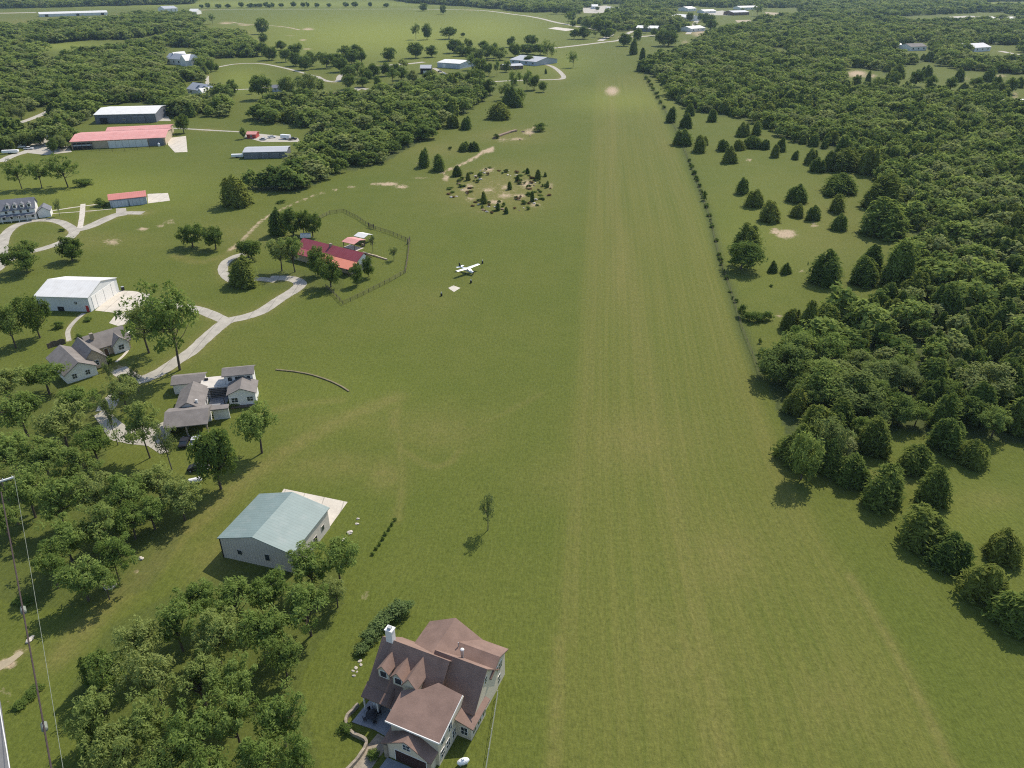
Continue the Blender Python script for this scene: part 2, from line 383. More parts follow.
for q in [(380, 35, 150, 26, .9), (480, 30, 80, 22, .8), (560, 62, 40, 16, .4), (95, 190, 120, 24, .5), (240, 80, 30, 15, .6), (60, 46, 45, 5, .8), (620, 100, 60, 14, .5), (970, 5, 60, 4, .9), (760, 230, 60, 60, .25), (250, 4, 300, 4, .8), (970, 520, 70, 40, .15), (345, 395, 80, 40, .15)]:
    blotch(bright, *q)
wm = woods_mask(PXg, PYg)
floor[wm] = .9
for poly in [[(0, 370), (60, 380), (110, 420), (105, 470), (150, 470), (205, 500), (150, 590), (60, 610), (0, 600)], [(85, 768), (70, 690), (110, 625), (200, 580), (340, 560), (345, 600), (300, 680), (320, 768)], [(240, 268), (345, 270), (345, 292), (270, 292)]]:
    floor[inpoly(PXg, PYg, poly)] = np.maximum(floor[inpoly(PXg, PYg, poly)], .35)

me = bpy.data.meshes.new('ground')
vs = np.stack([X, Y, np.zeros_like(X)], -1).reshape(-1, 3)
idx = np.arange(nr * nc).reshape(nr, nc)
q = np.stack([idx[1:, :-1], idx[1:, 1:], idx[:-1, 1:], idx[:-1, :-1]], -1).reshape(-1, 4)
me.vertices.add(len(vs)); me.vertices.foreach_set('co', vs.ravel().astype(np.float32))
me.loops.add(q.size); me.loops.foreach_set('vertex_index', q.ravel().astype(np.int32))
me.polygons.add(len(q)); me.polygons.foreach_set('loop_start', (np.arange(len(q)) * 4).astype(np.int32))
me.update(calc_edges=True)
def fattr(me, name, arr):
    a = me.attributes.new(name, 'FLOAT', 'POINT'); a.data.foreach_set('value', np.ascontiguousarray(arr.ravel(), dtype=np.float32))
go = bpy.data.objects.new('ground', me); C.objects.link(go); struct(go)

b = NB('grass_ground')
geo = b.n('ShaderNodeNewGeometry'); pos = geo.outputs['Position']
def A(n): return b.n('ShaderNodeAttribute', attribute_name=n).outputs['Fac']
sep = b.n('ShaderNodeSeparateXYZ'); b.l(pos, sep.inputs[0])
comb = b.n('ShaderNodeCombineXYZ'); acr = A('across')
b.l(acr, comb.inputs[0]); b.l(b.math('MULTIPLY', sep.outputs[1], .012), comb.inputs[1])
comb2 = b.n('ShaderNodeCombineXYZ'); b.l(acr, comb2.inputs[0]); b.l(b.math('MULTIPLY', sep.outputs[1], .016), comb2.inputs[1])
st1 = b.ramp(b.noise(comb.outputs[0], .35, 2), .3, .7)
st2 = b.ramp(b.noise(comb2.outputs[0], .95, 3, .65), .3, .7)
big = b.ramp(b.noise(pos, .018, 5, .6), .32, .68)
mid = b.ramp(b.noise(pos, .12, 4, .6), .3, .7)
fine = b.ramp(b.noise(pos, 1.3, 4, .8), .3, .7)
comb3 = b.n('ShaderNodeCombineXYZ'); b.l(b.math('MULTIPLY', acr, 2.2), comb3.inputs[0]); b.l(b.math('MULTIPLY', sep.outputs[1], .55), comb3.inputs[1])
tiny = b.ramp(b.noise(comb3.outputs[0], 1.0, 3, .7), .3, .7)
rw = A('runway')
near = (.096, .121, .022); olive = (.132, .139, .033); dkgr = (.080, .105, .018)
c = b.mix(b.math('MULTIPLY', big, .55), near, olive)
c = b.mix(b.math('MULTIPLY', mid, .45), c, dkgr)
wob = b.math('MULTIPLY', b.noise(comb.outputs[0], .6, 2), 3.0)
band = b.math('ADD', b.math('MULTIPLY', b.math('SINE', b.math('ADD', b.math('MULTIPLY', acr, 2.7), wob)), .5), .5)
band2 = b.math('ADD', b.math('MULTIPLY', b.math('SINE', b.math('ADD', b.math('MULTIPLY', acr, .83), wob)), .5), .5)
streak = b.math('ADD', b.math('ADD', b.math('MULTIPLY', st1, .32), b.math('MULTIPLY', st2, .34)), b.math('ADD', b.math('MULTIPLY', band, .20), b.math('MULTIPLY', band2, .14)))
rc = b.mix(streak, (.088, .114, .021), (.152, .154, .039))
rc = b.mix(b.math('MULTIPLY', big, .35), rc, (.140, .136, .034))
c = b.mix(b.math('MULTIPLY', rw, .85), c, rc)
# faint mower lines outside the strip too
c = b.mix(b.math('MULTIPLY', b.math('SUBTRACT', st2, .5), .18), c, (.18, .18, .055))
c = b.mix(b.math('MULTIPLY', A('bright'), .85), c, (.200, .228, .040))
patch = b.ramp(b.noise(pos, .35, 4, .7), .35, .65)
dfac = b.math('MULTIPLY', A('dry'), b.math('ADD', .45, b.math('MULTIPLY', patch, .55)))
c = b.mix(dfac, c, (.215, .180, .066))
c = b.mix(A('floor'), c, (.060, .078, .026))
bn = b.noise(pos, .5, 5, .75)
bf = b.ramp(b.math('ADD', A('bare'), b.math('MULTIPLY', b.math('SUBTRACT', bn, .5), 1.2)), .27, .62)
bf = b.math('MULTIPLY', bf, b.ramp(A('bare'), .03, .2))
bcol = b.mix(b.noise(pos, 1.3, 3), (.30, .20, .13), (.52, .44, .31))
c = b.mix(bf, c, bcol)
grain = b.math('ADD', b.math('MULTIPLY', fine, .55), b.math('MULTIPLY', tiny, .45))
c = b.mix(.85, c, b.mix(grain, (.55, .58, .54), (1.47, 1.42, 1.40)), 'MULTIPLY')
p = b.n('ShaderNodeBsdfPrincipled'); p.inputs['Roughness'].default_value = .95; p.inputs['Specular IOR Level'].default_value = .1
b.l(c, p.inputs['Base Color'])
bp = b.n('ShaderNodeBump'); bp.inputs['Strength'].default_value = .5; bp.inputs['Distance'].default_value = .25
b.l(grain, bp.inputs['Height']); b.l(bp.outputs[0], p.inputs['Normal'])
b.l(p.outputs[0], b.out.inputs[0])
me.materials.append(b.m)

# ------------------------------------------------------------------ roads, drives, pads
_lvl = [0]
def ribbon(name, px, width, m, closed=False, n=6, z=None):
    pts = smooth_line([G(*q) for q in px], n)
    _lvl[0] += 1; z = z or .012 + .004 * (_lvl[0] % 9)
    vs, fs = [], []
    for i, p in enumerate(pts):
        a, bb = pts[max(0, i - 1)], pts[min(len(pts) - 1, i + 1)]
        d = (bb - a); d = d.normalized() if d.length > 0 else Vector((1, 0)); nrm = Vector((-d.y, d.x))
        ww = (width[0] + (width[1] - width[0]) * i / (len(pts) - 1)) if isinstance(width, tuple) else width
        ww *= 1 + random.uniform(-.05, .05)
        for s in (-.5, .5): q = p + nrm * ww * s; vs.append((q.x, q.y, z))
    for i in range(len(pts) - 1): fs.append((2 * i + 1, 2 * i, 2 * i + 2, 2 * i + 3))
    wmean = sum(width) / 2 if isinstance(width, tuple) else width
    if name != 'road_edge_line': track(dry, px, wmean * .72, .55); track(bare, px, wmean * .55, .42)
    return struct(MB().add(vs, fs).obj(name, m))
def pad(name, px, m, z=None):
    _lvl[0] += 1; z = z or .012 + .004 * (_lvl[0] % 9)
    vs = [(*G(*q)[:2], z) for q in px]
    a = sum(vs[i][0] * vs[(i + 1) % len(vs)][1] - vs[(i + 1) % len(vs)][0] * vs[i][1] for i in range(len(vs)))
    if a < 0: vs.reverse()
    return struct(MB().add(vs, [tuple(range(len(vs)))]).obj(name, m))
ribbon('driveway', [(-14, 276), (0, 266), (2, 252), (4, 238), (12, 228), (26, 222), (45, 220), (60, 222), (71, 228), (74, 233), (64, 241), (45, 248), (22, 254), (4, 262)], 4.3, 'concrete')
ribbon('driveway', [(72, 231), (88, 227), (104, 220), (116, 215), (126, 213), (143, 213)], (6, 5), 'concrete')
pad('concrete_pad', [(116, 208.5), (126, 208), (127, 215), (116, 217)], 'concrete')
ribbon('path', [(80, 228), (82, 216), (83, 204)], 2.2, 'paleslab')
ribbon('path', [(45, 212), (70, 208), (100, 204)], 1.2, 'paleslab')
ribbon('path', [(47, 214), (90, 211), (112, 209)], .8, 'paleslab')
pad('concrete_pad', [(147.5, 194), (168, 193), (170, 200.7), (148, 203.4)], 'paleslab')
pad('concrete_pad', [(168, 138), (186, 136), (187.5, 152), (175, 152.5), (168, 145)], 'paleslab')
pad('concrete_pad', [(157, 114), (168, 116), (171, 121), (157, 121)], 'gravel')
ribbon('driveway', [(167, 128), (190, 129), (215, 130.5), (244, 132)], 3.2, 'concrete')
pad('concrete_pad', [(95, 310.5), (117, 290.5), (133, 291), (150, 294), (149, 303), (136, 309), (126, 324), (118, 326), (109, 323), (117, 313)], 'paleslab')
ribbon('driveway', [(140, 304), (165, 305), (192, 308), (208, 313), (226, 321)], 4.2, 'concrete')
ribbon('driveway', [(118, 369), (128, 376), (140, 380), (160, 372), (178, 360), (192, 351), (206, 338), (226, 322), (245, 317), (262, 311), (280, 299), (296, 289), (300, 283), (290, 278.5), (270, 278)], 4.6, 'concrete')
ribbon('driveway', [(276, 281), (262, 279), (254, 279)], 3.5, 'concrete')
ribbon('driveway', [(236, 283), (228, 278), (223, 271), (225, 263), (234, 257), (244, 254)], 3.6, 'concrete')
ribbon('driveway', [(136, 379), (124, 388), (112, 400), (104, 411)], 4.4, 'concrete')
pad('concrete_pad', [(94, 416), (107, 408.5), (118, 420), (129, 428), (153, 426), (166, 421), (169, 452), (160, 454), (148, 446), (129, 444), (110, 440)], 'concrete')
ribbon('path', [(84, 313), (74, 322), (68, 331), (69, 341)], 1.4, 'concrete')
ribbon('path', [(116, 362), (124, 355), (127.5, 349), (123, 343), (126, 336)], .9, 'paleslab')
pad('concrete_pad', [(280.5, 494), (284, 488.8), (347.7, 502), (329.7, 527), (318, 530), (300, 500)], 'paleslab')
pad('concrete_pad', [(448, 288), (453.5, 285.5), (460.5, 288), (454, 292)], 'paleslab')
pad('patio', [(343, 247), (350, 244.5), (364, 248), (357, 251)], 'paleslab')
ribbon('driveway', [(0, 128), (25, 121), (45, 113), (60, 104.5), (66, 100)], 5.5, 'gravel')
ribbon('driveway', [(0, 162), (12, 156), (30, 150), (40, 140)], 6, 'gravel')
pad('gravel_yard', [(33, 141), (48, 135), (62, 136), (72, 152), (45, 155), (28, 153)], 'gravel')
pad('gravel_yard', [(246, 133), (262, 134), (298, 138), (300, 142), (262, 142), (244, 137)], 'gravel')
# far roads
ribbon('road', [(405, 9), (440, 9.4), (477, 10.2), (497, 12), (514, 14.4), (527, 16), (541, 18.6), (556, 22.3), (575, 26), (597, 29.8), (612, 33), (600, 41)], 9, 'gravel')
pad('gravel_yard', [(548, 28.5), (556, 27), (576, 29.5), (566, 31)], 'paleslab')
ribbon('road', [(620, 37), (640, 36.5), (656, 35.5)], 12, 'gravel')
ribbon('road', [(545, 49), (566, 46.8), (583, 44.8), (602, 42.4), (620, 40), (625, 35), (633, 31)], 8, 'gravel')
ribbon('driveway', [(538, 63), (551, 66), (560, 72), (563.5, 78), (553, 79.6), (530, 80), (505, 81), (482, 82), (462, 81), (452, 77), (442, 72.5), (434, 68)], 5, 'concrete')
ribbon('driveway', [(328, 94), (344, 93), (357, 90), (357, 88), (366, 89), (374, 92), (381, 95)], 5.5, 'concrete')
ribbon('driveway', [(317, 76.5), (325, 80.5), (337, 81.5), (341, 75), (352, 73)], 5.5, 'concrete')
ribbon('road', [(378, 66), (396, 64.5), (411, 63.5), (424, 62)], 7, 'gravel')
ribbon('driveway', [(218, 67), (236, 64), (260, 63.6), (280, 67), (300, 72), (318, 77)], 4, 'gravel')
ribbon('driveway', [(207, 76), (208, 84), (215, 88), (228, 89.6), (254, 88.6), (285, 85), (298, 83)], 3.6, 'gravel')
ribbon('road', [(-20, 13.5), (0, 13.2), (20, 12.8), (36, 12.6)], 26, 'gravel')
ribbon('driveway', [(58, 21), (75, 19), (95, 17), (116, 14.5)], 10, 'gravel')
ribbon('road', [(196, 10.2), (236, 9.3), (300, 9.2), (405, 9)], 7, 'gravel')
ribbon('path', [(232, 22), (240, 23.5), (262, 25), (285, 27), (300, 30)], 5, 'dirt')
pad('gravel_yard', [(703, 13), (722, 10.5), (738, 13), (735, 15.5), (705, 15)], 'gravel')
pad('gravel_yard', [(765, 12), (790, 13.5), (800, 16.5), (768, 17)], 'dirt')
pad('gravel_yard', [(735, 20.2), (750, 19.8), (752, 22.6), (738, 22.8)], 'dirt')
pad('gravel_yard', [(580, 7), (606, 5.5), (622, 9), (620, 14), (584, 13)], 'gravel')
pad('gravel_yard', [(942, 17), (965, 15.8), (1060, 17), (1060, 19.5), (958, 20.5)], 'gravel')
ribbon('road', [(1000, 51), (1012, 53.5), (1022, 55)], 8, 'gravel')
ribbon('driveway', [(688, 34), (694, 26), (698, 18)], 9, 'gravel')
# the public road in the near left corner
pad('road', [(-70, 640), (-6, 672), (1, 704), (10.5, 768), (28, 880), (-70, 900)], 'asphalt', z=.03)
ribbon('road_edge_line', [(-1, 704), (3, 728), (9.3, 766), (26.5, 880)], .14, 'line', z=.036)
ribbon('path', [(-4, 668), (8, 662), (22, 652)], (2.2, 1.0), 'dirt')

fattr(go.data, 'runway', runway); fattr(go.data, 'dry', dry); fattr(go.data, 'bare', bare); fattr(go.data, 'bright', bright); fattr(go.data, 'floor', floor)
fattr(go.data, 'across', np.clip(U, -12, 14) * 56.0)
# ------------------------------------------------------------------ building kit (local metres: x along the front, y away, z up)
def rect_walls(mb, cx, cy, L, W, ze, zr, along='x', z0=-.3):
    """walls with gable ends; ridge along x or y"""
    if along == 'x':
        prof = [(0, -W / 2, z0), (0, W / 2, z0), (0, W / 2, ze), (0, 0, zr), (0, -W / 2, ze)]
        prof = [(cx, cy + p[1], p[2]) for p in prof]; mb.extr(prof[::-1], (-L / 2, 0, 0), (L / 2, 0, 0))
    else:
        prof = [(-L / 2, 0, z0), (L / 2, 0, z0), (L / 2, 0, ze), (0, 0, zr), (-L / 2, 0, ze)]
        prof = [(cx + p[0], cy, p[2]) for p in prof]; mb.extr(prof, (0, -W / 2, 0), (0, W / 2, 0))
    return mb
def gable_roof(mb, cx, cy, L, W, ze, zr, along='x', ov=.45, th=.22, lift=.03):
    half = (W if along == 'x' else L) / 2
    sl = (zr - ze) / half; d = th + lift
    e = half + ov; zl = ze - ov * sl + d; zt = zr + d
    prof = [(-e, zl), (0, zt), (e, zl), (e, zl - th), (0, zt - th), (-e, zl - th)]
    if along == 'x':
        mb.extr([(cx, cy + p, z) for p, z in prof], (-L / 2 - ov, 0, 0), (L / 2 + ov, 0, 0))
    else:
        mb.extr([(cx + p, cy, z) for p, z in prof][::-1], (0, -W / 2 - ov, 0), (0, W / 2 + ov, 0))
    return mb
def block(t, cx, cy, L, W, ze, zr, along, wm, rm, ov=.45, wall='wall', roof='roof'):
    wo = rect_walls(MB(), cx, cy, L, W, ze, zr, along).obj(wall, wm, t)
    ro_ = gable_roof(MB(), cx, cy, L, W, ze, zr, along, ov).obj(roof, rm, t)
    return wo, ro_
FACE = {'f': (0, -1), 'b': (0, 1), 'l': (-1, 0), 'r': (1, 0)}
def on_wall(x, y, face, w, d, off):
    nx, ny = FACE[face]
    return (x + nx * off, y + ny * off, w if nx == 0 else d, d if nx == 0 else w)
def window(t, x, y, z, face, w=1.1, h=1.3, fm='trim', bars=True):
    a = on_wall(x, y, face, w + .22, .12, 0)
    f = MB().box(a[0], a[1], z - .11, a[2], a[3], h + .22).obj('window', fm, t)
    a = on_wall(x, y, face, w, .12, .025)
    MB().box(a[0], a[1], z, a[2], a[3], h).obj('pane', 'glass', f)
    if bars:
        a = on_wall(x, y, face, .06, .12, .04); mb = MB().box(a[0], a[1], z, a[2], a[3], h)
        a = on_wall(x, y, face, w, .12, .038); mb.box(a[0], a[1], z + h / 2 - .03, a[2], a[3], .06)
        mb.obj('glazing_bar', fm, f)
    return f
def door(t, x, y, z, face, w, h, m, name='door', fm='trim', handle=True):
    a = on_wall(x, y, face, w + .24, .1, 0)
    f = MB().box(a[0], a[1], z, a[2], a[3], h + .12).obj(name, fm, t)
    a = on_wall(x, y, face, w, .1, .03)
    MB().box(a[0], a[1], z, a[2], a[3], h).obj('door_leaf', m, f)
    return f
def shed_roof(t, pts, m, th=.2, name='roof'):
    return MB().slab(pts, th).obj(name, m, t)
def axis_thing(name, label, cat, p0, p1, group=None):
    """frame whose x axis runs along the building front from picture point p0 to p1"""
    a, bb = G(*p0), G(*p1)
    ang = math.atan2(bb.y - a.y, bb.x - a.x)
    return thing(name, label, cat, (a.x, a.y, 0), ang, group), (bb - a).length

# ------------------------------------------------------------------ the brown-roofed house in the foreground
t = thing('house', 'large cream house with brown shingle gables, two dormers and a white chimney in the foreground', 'house', (-11.86, 78.17, 0), math.radians(-24))
# local y = -b of the survey (b towards the viewer)
def V(a, bb): return (a, -bb)
block(t, -3.2, .3, 10.8, 9.2, 4.4, 9.25, 'x', 'cream', 'shingle')                    # left front gable
wall2 = MB().box(2.1, -5.5, -.3, 7.7, 8.2, 6.0).obj('wall', 'cream', t)              # upper garage wing
wall3 = MB().box(3.4, 2.4, -.3, 8.7, 7.2, 5.0).obj('wall', 'cream', t)               # core
block(t, 3.6, 5.9, 8.6, 5.4, 5.6, 6.9, 'x', 'cream', 'shingle')                     # rear right wing
block(t, -1.0, 4.4, 9.0, 8.6, 5.45, 8.1, 'y', 'cream', 'shingle')                   # rear cross gable
block(t, 3.9, 1.5, 8.2, 8.4, 4.3, 8.9, 'x', 'cream', 'shingle', ov=.3)             # right cross gable
block(t, -1.55, -2.2, 2.3, 4.6, 7.1, 8.75, 'y', 'cream', 'shingle', ov=.2)          # centre front gable
shed_roof(t, [(-2.3, -10.05, 6.0), (6.45, -10.05, 6.0), (6.45, -3.0, 7.72), (2.3, -2.6, 7.83), (.6, -4.2, 7.43), (-1.9, -5.2, 7.18), (-2.3, -5.6, 7.08)], 'shingle')
MB().box(2.07, -10.12, 5.72, 8.8, .12, .28).obj('fascia', 'trim', t)
MB().extr([(6.5, -10.1, 5.75), (6.5, -10.1, 6.03), (6.5, -3.0, 7.74), (6.5, -3.0, 7.46)], (-.02, 0, 0), (.06, 0, 0)).obj('fascia', 'trim', t)
rect_walls(MB(), 1.75, -10.3, 7.4, 2.0, 3.1, 5.2, 'y').obj('wall', 'cream', t)       # garage gable front
gable_roof(MB(), 1.75, -10.2, 7.4, 2.2, 3.1, 5.3, 'y', .4).obj('roof', 'shingle', t)
door(t, 2.3, -11.3, 0, 'f', 5.0, 2.35, 'garage', 'garage_door')
window(t, 1.75, -11.3, 3.35, 'f', 1.1, 1.0)
MB().box(-1.72, -11.35, -.1, .55, .5, 2.9).obj('pier', 'stone', t)
MB().box(5.3, -11.35, -.1, .4, .5, 2.9).obj('pier', 'stone', t)
for x, y in ((-6.7, -3.2), (-4.0, -3.4)):                                             # dormers
    d = rect_walls(MB(), x, y + 1.0, 1.9, 2.7, 7.1, 8.1, 'y', 4.9).obj('dormer', 'cream', t)
    gable_roof(MB(), x, y + 1.0, 1.9, 2.9, 7.1, 8.15, 'y', .25, .15).obj('dormer_roof', 'shingle', d)
    MB().box(x, y - .36, 5.6, 1.35, .1, 1.45).obj('dormer_window', 'trim', d)
    MB().box(x, y - .40, 5.75, 1.05, .08, 1.15).obj('pane', 'glass', d)
shed_roof(t, [(-9.3, -6.3, 3.2), (-2.6, -6.3, 3.2), (-2.6, -4.3, 4.35), (-9.3, -4.3, 4.35)], 'shingle', name='porch_roof')
MB().extr([(-5.0, -6.5, 3.3), (-4.2, -6.5, 3.3), (-4.6, -6.5, 3.75)], (0, 0, 0), (0, 2.2, 1.2)).obj('porch_roof', 'shingle', t)
for x in (-9.0, -6.6, -4.2, -2.9):
    MB().box(x, -6.05, 0, .2, .2, 3.0).obj('porch_post', 'trim', t)
door(t, -5.4, -4.3, .1, 'f', 1.0, 2.1, 'door')
window(t, -7.3, -4.3, 1.0, 'f', 1.2, 1.4); window(t, -3.6, -4.3, 1.0, 'f', 1.1, 1.4)
shed_roof(t, [(6.05, -4.9, 4.5), (8.8, -4.5, 3.05), (8.8, 1.3, 3.05), (6.05, .9, 4.5)], 'shingle', name='side_porch_roof')
MB().box(7.1, -1.8, -.3, 2.4, 4.8, 3.2).obj('wall', 'cream', t)
for y in (-3.2, -1.6, 0.0): window(t, 8.3, y, .9, 'r', 1.0, 1.5)
window(t, 7.2, -4.2, .9, 'f', 1.0, 1.5)
for y, z in ((-5.2, 1.1), (-7.0, 1.1), (-8.6, 1.1), (-6.2, 3.7), (-8.4, 3.7)): window(t, 5.95, y, z, 'r', .9, 1.3)
window(t, 8.0, 1.5, 6.2, 'r', .8, 1.0); window(t, 7.9, 5.4, 3.6, 'r', .9, 1.2); window(t, 7.9, 6.8, 3.6, 'r', .9, 1.2); window(t, 7.9, 6.1, 1.0, 'r', 1.2, 1.3)
ch = MB().box(-7.6, .4, 5.5, 1.15, .95, 6.0).obj('chimney', 'whitew', t)
MB().box(-7.6, .4, 11.5, 1.35, 1.15, .18).obj('chimney_cap', 'trim', ch)
MB().box(-7.6, .4, 11.68, .6, .5, .35).obj('chimney_pot', 'steel', ch)
vt = MB().tube([(3.0, 3.7, 6.6), (3.0, 3.7, 8.5)], .22, 8).obj('roof_vent', 'steel', t); MB().ball((3.0, 3.7, 8.55), (.34, .34, .2)).obj('vent_cap', 'palemetal', vt)
MB().tube([(1.5, 5.2, 7.0), (1.5, 5.2, 7.9)], .08, 6).obj('roof_vent', 'steel', t)
MB().prism([(-9.6, -8.8), (-5.8, -8.5), (-2.2, -8.9), (-2.0, -4.3), (-9.3, -4.3)], -.2, .12).obj('terrace', 'greyslab', t)
HOUSE = t
def HW(x, y, z=0):                                                                     # house-local to world
    c, s = math.cos(math.radians(-24)), math.sin(math.radians(-24))
    return Vector((-11.86 + x * c - y * s, 78.17 + x * s + y * c, z))
def world_pad(name, pts, m, z): return struct(MB().add([(*HW(x, y)[:2], z) for x, y in pts], [tuple(range(len(pts)))]).obj(name, m))
world_pad('driveway', [(-2.6, -24), (5.8, -24), (5.6, -11.5), (-1.6, -11.5)], 'greyslab', .03)
world_pad('path', [(-4.6, -24), (-2.9, -24), (-2.7, -12), (-2.3, -9.0), (-5.0, -8.8), (-5.4, -12)], 'stone', .022)
def low_wall(name, label, pts, h, th, m, cat='wall'):
    mb = MB(); P_ = smooth_line(pts, 5); L, R = [], []
    for i, p in enumerate(P_):
        d = (P_[min(i + 1, len(P_) - 1)] - P_[max(i - 1, 0)]).normalized(); n_ = Vector((-d.y, d.x)) * th / 2
        L.append(p + n_); R.append(p - n_)
    vs = []
    for a, bb in zip(L, R): 
        hh = h * random.uniform(.85, 1.15)
        vs += [(a.x, a.y, -.05), (bb.x, bb.y, -.05), (bb.x, bb.y, hh), (a.x, a.y, hh)]
    fs = []
    for i in range(len(P_) - 1):
        for j in range(4): k = (j + 1) % 4; fs.append((4 * i + j, 4 * i + k, 4 * i + 4 + k, 4 * i + 4 + j))
    fs += [(3, 2, 1, 0), tuple(4 * (len(P_) - 1) + j for j in range(4))]
    return tag(mb.add(vs, fs).obj(name, m), label, cat)
low_wall('garden_wall', 'curved low stone garden wall round the terrace of the brown-roofed house', [HW(*q)[:2] for q in [(-10.3, -6.0), (-10.6, -8.8), (-8.6, -10.4), (-6.0, -10.6), (-5.3, -11.6), (-5.3, -14), (-6.1, -17), (-7.2, -20)]], .7, .4, 'stone')
def patio_table(x, y):
    p = HW(x, y, .12)
    t = thing('patio_table', 'covered dark patio table on the terrace of the brown-roofed house', 'table', p)
    MB().ball((0, 0, .78), (.95, .95, .16), 14, 6).obj('table_top', 'black', t)
    MB().tube([(0, 0, .02), (0, 0, .7)], .12, 8).obj('leg', 'black', t)
    MB().tube([(0, 0, 0), (0, 0, .05)], .4, 10).obj('base', 'black', t)
    for k in range(4):
        a = k * PI / 2 + .5; cx, cy = 1.15 * math.cos(a), 1.15 * math.sin(a)
        q = thing('patio_chair', ['black patio chair on the porch side of the covered table', 'black patio chair nearest the left end of the terrace', 'black patio chair on the outer side of the covered table', 'black patio chair nearest the garage'][k], 'chair', (p[0] + cx, p[1] + cy, p[2]), a, 'chairs round the terrace table')
        MB().box(0, 0, .4, .5, .5, .08).obj('seat', 'black', q); MB().box(.24, 0, .46, .06, .5, .5).obj('backrest', 'black', q)
        for sx in (-.2, .2):
            for sy in (-.2, .2): MB().box(sx, sy, 0, .05, .05, .4).obj('leg', 'black', q)
patio_table(-7.2, -6.9)
tg = thing('barbecue_grill', 'grey covered barbecue grill under the porch edge of the brown-roofed house', 'grill', HW(-7.6, -5.1, .12), math.radians(-24))
MB().box(0, 0, .1, 1.3, .6, .75).obj('body', 'silver', tg); MB().ball((0, 0, .88), (.62, .32, .26), 12, 6).obj('lid', 'silver', tg)
for s in (-.5, .5): MB().tube([(s, -.3, .1), (s, .3, .1)], .1, 8).obj('wheel', 'tyre', tg)
tg = thing('gas_tank', 'small white tank standing beside the right wall of the brown-roofed house', 'tank', HW(8.9, -8.0), math.radians(20))
MB().ball((0, 0, .65), (.95, .5, .5), 12, 8).obj('body', 'white', tg); MB().box(0, 0, 1.1, .3, .3, .2).obj('valve_cover', 'white', tg)
for s in (-.5, .5): MB().box(s, 0, 0, .15, .5, .25).obj('foot', 'steel', tg)
# wire fence right of the house
tf = thing('wire_fence', 'pale wire fence on steel posts along the right side of the brown-roofed house', 'fence', (0, 0, 0))
fp = [HW(*q) for q in [(8.6, 4.4), (9.6, 1.2), (10.6, -2), (11.6, -5.2), (12.6, -8.4), (13.6, -11.6), (14.6, -14.8), (15.4, -18)]]
for p in fp: MB().tube([(p.x, p.y, 0), (p.x, p.y, 1.35)], .05, 6).obj('post', 'steel', tf)
for h in (.3, .8, 1.28): MB().tube([(p.x, p.y, h) for p in fp], .02 if h < 1 else .032, 5).obj('rail', 'fencewire', tf)

# ------------------------------------------------------------------ green-roofed metal barn
t = thing('metal_barn', 'grey metal barn with pale green gabled roof beside a white concrete pad', 'barn', (-46.3, 114.6, 0), math.radians(-16.3))
# the ridge runs away from the viewer; gables at front and back
rect_walls(MB(), 0, 0, 15.4, 13.6, 4.9, 7.0, 'y').obj('wall', 'greymetalwall', t)
gable_roof(MB(), 0, 0, 15.4, 13.6, 4.9, 7.0, 'y', .35, .16).obj('roof', 'greenroof', t)
door(t, 7.72, 1.2, 0, 'r', 1.0, 2.2, 'dark', 'door', 'greymetalwall'); window(t, 7.72, 4.2, 1.6, 'r', .9, 1.0, 'greymetalwall', False)
window(t, 2.2, -6.82, 1.8, 'f', .9, 1.4, 'greymetalwall', False); window(t, -3.8, -6.82, 1.8, 'f', .9, 1.0, 'greymetalwall', False)
MB().box(0, 6.85, 0, 9, .1, 4.2).obj('hangar_door', 'palemetal', t)
for x in (-7.78, 7.78): MB().box(x, -6.86, -.1, .14, .14, 4.95).obj('corner_trim', 'dark', t)

# ------------------------------------------------------------------ white hangar
t = thing('hangar', 'white metal hangar with a white gabled roof and red side door beside a concrete apron', 'hangar', (-147.2, 237.2, 0), math.radians(-4))
rect_walls(MB(), 0, 0, 18.0, 17.6, 5.0, 7.4, 'x').obj('wall', 'whitemetalwall', t)
gable_roof(MB(), 0, 0, 18.0, 17.6, 5.0, 7.4, 'x', .3, .16).obj('roof', 'whiteroof', t)
MB().box(9.05, 0, 0, .12, 14, 4.6).obj('hangar_door', 'trim', t)
for y in (-4.7, 0, 4.7): MB().box(9.12, y, 0, .06, .12, 4.6).obj('door_seam', 'steel', t)
door(t, 8.0, -8.82, 0, 'f', 1.0, 2.2, 'reddoor'); window(t, 4.5, -8.82, 2.6, 'f', .9, .9); door(t, -1.2, -8.82, 0, 'f', 2.2, 1.6, 'dark', 'hatch')
tb = thing('dark_barrel', 'dark barrel standing at the far corner of the white hangar door', 'barrel', (-136.9, 246.6, 0)); MB().tube([(0, 0, 0), (0, 0, .5), (0, 0, 1.3)], [.5, .6, .5], 10).obj('body', 'black', tb); MB().tube([(0, 0, 1.3), (0, 0, 1.36)], .52, 10).obj('lid', 'steel', tb)

